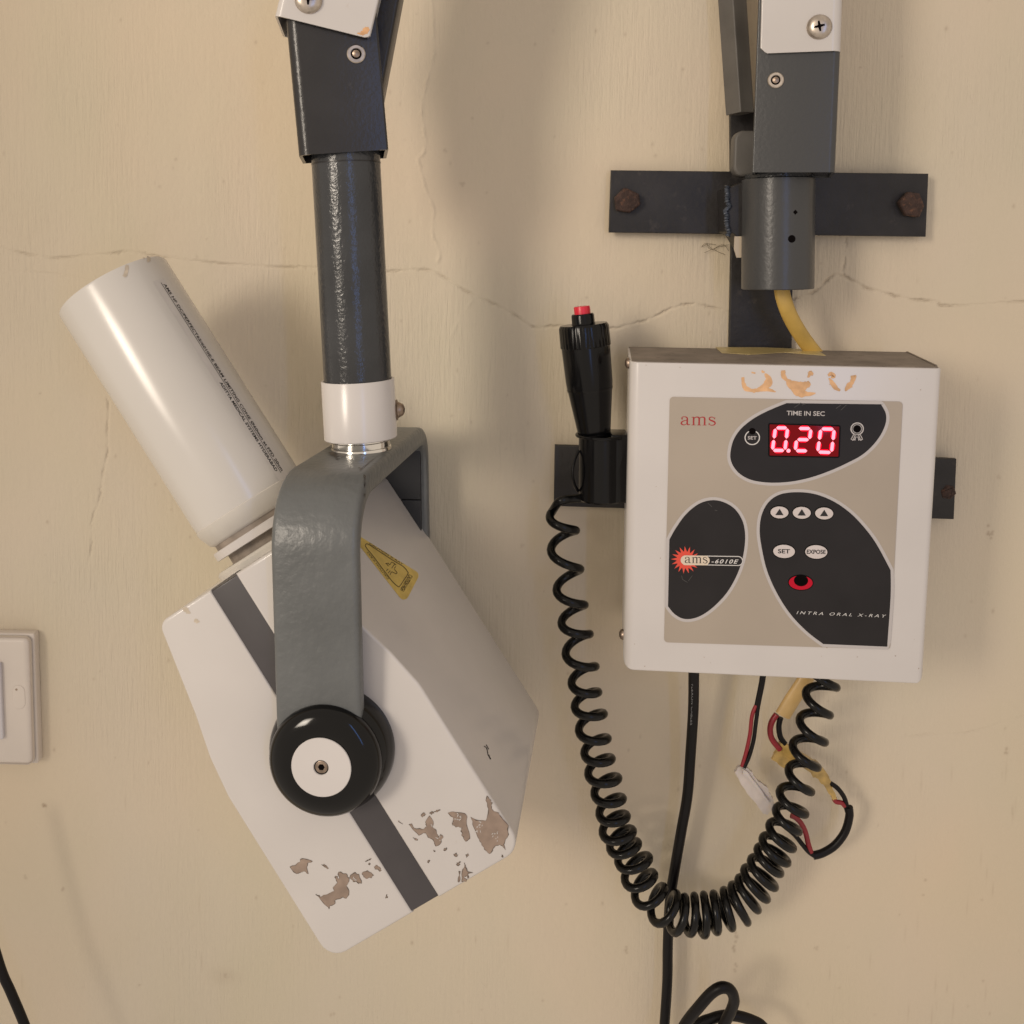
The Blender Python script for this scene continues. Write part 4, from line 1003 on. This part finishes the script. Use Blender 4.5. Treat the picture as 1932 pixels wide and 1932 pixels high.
# faint print on the cord
def cord_text(body, v0, v1, h):
    V, Fc = text2d(body, space=1.1); lo, hi = V.min(0), V.max(0); a = (V[:, 0] - lo[0]) / (hi[0] - lo[0])
    vs = v0 + (v1 - v0) * a; us = np.interp(vs, [p[1] for p in pc_], [p[0] for p in pc_]) - 3.2; hh = np.interp(vs, [p[1] for p in pc_], [.045, .040, .034, .028, .023, .020, .018, .016, .016, .016, .017, .018])
    y = V[:, 1] / .7 * h
    return A([H(u + yy - 1, v, z + .0037 - ((u + yy - 1) - (u + 3.2)) ** 2 * 1.6e-5) for u, v, z, yy in zip(us, vs, hh, y)]), Fc
V, Fc = cord_text("FLEXON CABLES", 1291, 1368, 5.0); mesh('cord_print', V, Fc, mat('faint_print', (.22, .22, .22), .5), pw_, smooth=0)
# thin twin wire ending in clear plastic
tw = thing('twin_wire', 'thin red and black wire ending in a piece of clear plastic below the timer box', 'wire', H(1405, 1450, .035))
cable('black_wire', [(1444, 1250), (1440, 1285), (1431, 1330), (1426, 1365), (1422, 1395), (1414, 1425), (1404, 1448)], .040, .00135, M['cable'], None, None, parent=tw)
cable('black_wire', [(1440, 1250), (1436, 1285), (1427, 1330)], .040, .0013, M['cable'], None, None, parent=tw)
cable('red_wire', [(1427, 1330), (1419, 1350), (1415, 1385), (1408, 1418), (1400, 1446)], .0395, .0013, M['wirered'], None, None, parent=tw)
def zb(P): P = A(P, float); return np.stack([1367.9 + P[:, 0] * .20755, 1250 + P[:, 1] * .20755], 1)
def sheet(name, pts, h, t, m, parent, am=0.0004):
    Q = jag(A([H(u, v, h)[[0, 2]] for u, v in zb(pts)]), am, 3); V, Fc = slab(Q, h - t, h, 0)
    V3 = np.stack([V[:, 0], -V[:, 2], V[:, 1]], 1); V3[:, 1] += .0005 * np.sin(V3[:, 0] * 420) + .0004 * np.sin(V3[:, 2] * 350)
    return mesh(name, V3, Fc, m, parent)
sheet('plastic_sleeve', [(90, 1000), (130, 950), (190, 955), (250, 1000), (300, 1080), (380, 1130), (400, 1180), (440, 1240), (450, 1300), (430, 1330), (380, 1390), (340, 1365), (290, 1290), (200, 1190), (130, 1070)], .030, .0030, M['clearp'], tw)
sheet('plastic_fold', [(150, 960), (210, 1000), (300, 1120), (400, 1260), (380, 1270), (280, 1150), (180, 1030)], .0315, .0012, M['clearp'], tw, .0002)
# spliced wire loop with amber sleeves
sp = thing('spliced_wire', 'looped red and black wire with yellow sleeve and amber tape behind the coiled cord', 'wire', H(1560, 1600, .02))
V, Fc = tube(A([H(1530, 1262, .026), H(1516, 1288, .026), H(1496, 1318, .025), H(1477, 1349, .024)]), .0054, 20, .55); mesh('yellow_sleeve', V, Fc, M['amber2'], sp, smooth=60)
cable('red_wire', zb([(470, 470), (425, 540), (410, 620), (430, 700), (500, 790)]), .024, .0020, M['wirered'], None, None, parent=sp)
cable('black_wire', zb([(505, 500), (490, 570), (495, 640), (510, 690), (545, 740)]), .023, .0019, M['cable'], None, None, parent=sp)
sheet('amber_tape', [(490, 790), (450, 840), (430, 890), (470, 910), (540, 960), (620, 970), (640, 900), (560, 830)], .022, .0030, M['amber'], sp)
sheet('amber_tape', [(510, 735), (560, 735), (640, 800), (780, 880), (880, 950), (930, 1010), (965, 1080), (945, 1110), (880, 1110), (820, 1045), (780, 1000), (640, 900), (540, 830), (500, 780)], .024, .0045, M['amber'], sp)
sheet('amber_tape', [(880, 1095), (940, 1100), (975, 1130), (1010, 1215), (1015, 1240), (985, 1250), (940, 1190)], .023, .0028, M['amber'], sp)
cable('black_wire', zb([(955, 1095), (1020, 1140), (1080, 1220), (1110, 1310)]), .021, .0016, M['cable'], None, None, parent=sp)
cable('red_wire', zb([(990, 1235), (1010, 1265), (1060, 1275), (1090, 1305)]), .021, .0016, M['wirered'], None, None, parent=sp)
cable('black_wire', zb([(1125, 1310), (1130, 1400), (1090, 1540), (1000, 1660), (890, 1730), (800, 1755)]), .021, .0028, M['cable'], None, None, parent=sp)
sheet('wire_tip', [(1080, 1310), (1110, 1325), (1158, 1330), (1140, 1370), (1100, 1380)], .022, .002, M['cable'], sp, 0)
cable('black_wire', zb([(810, 1755), (760, 1720), (700, 1650), (640, 1575), (580, 1520), (520, 1470)]), .022, .0016, M['cable'], None, None, parent=sp)
cable('red_wire', zb([(780, 1725), (755, 1640), (730, 1540), (690, 1460), (640, 1410), (600, 1390)]), .022, .0018, M['wirered'], None, None, parent=sp)
# yellow conduit out of the socket
cable('yellow_conduit', [(1474, 500), (1475, 545), (1482, 575), (1495, 605), (1513, 635), (1533, 662), (1545, 676)], [.045, .045, .045, .042, .038, .034, .032], .0050, M['yellow'], 'yellow cable sleeve running from the bracket socket down behind the timer box', 'cable sleeve', flat_=.6)
# lower loops and the cord at the far left
cable('slack_cable', [(1262, 1985), (1294, 1931), (1320, 1898), (1343, 1873), (1362, 1863), (1378, 1868), (1385, 1886), (1380, 1905), (1370, 1925), (1352, 1965), (1340, 2000)], [.04, .045, .05, .052, .053, .052, .050, .047, .044, .04, .04], .0037, M['cable'], 'black cable bent into a narrow loop at the bottom edge of the photo', 'cable')
cable('slack_cable', [(1270, 1995), (1314, 1937), (1343, 1922), (1368, 1916), (1392, 1917), (1421, 1926), (1442, 1940), (1470, 1985)], [.03, .030, .030, .030, .030, .03, .03, .03], .0036, M['cable'], 'black cable arching low behind the narrow loop at the bottom edge', 'cable')
cable('hanging_cable', [(-70, 1560), (-35, 1700), (0, 1823), (21, 1873), (45, 1930), (75, 2010)], .055, .0031, M['cable'], 'black cable crossing the bottom left corner below the wall switch', 'cable')
# fine hairs beside the upright bar
hr = []
def zz2(P): P = A(P, float); return np.stack([1132.1 + P[:, 0] * .3418, P[:, 1] * .3418], 1)
for q in ([(560, 1365), (590, 1350), (620, 1375), (660, 1360), (715, 1350)], [(575, 1395), (600, 1385), (625, 1375), (650, 1390), (690, 1405)], [(590, 1340), (600, 1370), (625, 1378)], [(625, 1375), (680, 1350), (710, 1385)], [(560, 1365), (580, 1345), (640, 1350)]):
    V, Fc = tube(spline([H(u, v, .0015 + .001 * rng.uniform()) for u, v in zz2(q)], 5), .00013, 5); hr.append((V, Fc))
V, Fc = merge(hr); tag(mesh('hair_tangle', V, Fc, M['web']), 'tiny tangle of fine hairs stuck on the wall under the cross bar', 'hair')

# ------------------------------------------------------------------ wall switch at the left edge
sp_ = thing('wall_switch', 'aged white switch plate on the wall at the left edge', 'switch plate', H(20, 1310, 0))
P = A([H(u, v, .0)[[0, 2]] for u, v in ((-200, 1183), (74, 1188), (81.5, 1431), (-200, 1425))]); P = roundpoly(P, .0015, 3)
V, Fc = slab(P, 0, .0075, .0012); mesh('back_box', np.stack([V[:, 0], -V[:, 2], V[:, 1]], 1), Fc, M['plate'], sp_)
P = A([H(u, v, .0)[[0, 2]] for u, v in ((-195, 1186), (70, 1191), (77, 1428), (-195, 1422))]); P = roundpoly(P, .0044, 6)
V, Fc = slab(P, .0078, .0120, .0036, seg=3); mesh('cover_plate', np.stack([V[:, 0], -V[:, 2], V[:, 1]], 1), Fc, M['plate'], sp_)
P = A([H(u, v, .012)[[0, 2]] for u, v in ((-60, 1248), (4, 1248), (10, 1392), (-60, 1388))])
V, Fc = slab(roundpoly(P, .001, 3), .0115, .0150, .001); mesh('rocker', np.stack([V[:, 0], -V[:, 2], V[:, 1]], 1), Fc, M['rocker'], sp_)
P = A([H(u, v, .012)[[0, 2]] for u, v in ((22.5, 1293), (46.5, 1293), (48.5, 1337), (25, 1337))])
V, Fc = slab(roundpoly(P, .0042, 6), .0116, .0124, .0003); mesh('screw_cover', np.stack([V[:, 0], -V[:, 2], V[:, 1]], 1), Fc, M['plate'], sp_)
p = H(31, 1301, .0124); V, Fc = slab(circ(.0008, 12, (p[0], p[2])), .0122, .01247); mesh('pry_notch', np.stack([V[:, 0], -V[:, 2], V[:, 1]], 1), Fc, M['grime'], sp_)
for o in COL.objects:
    if '_L' in o: del o['_L']
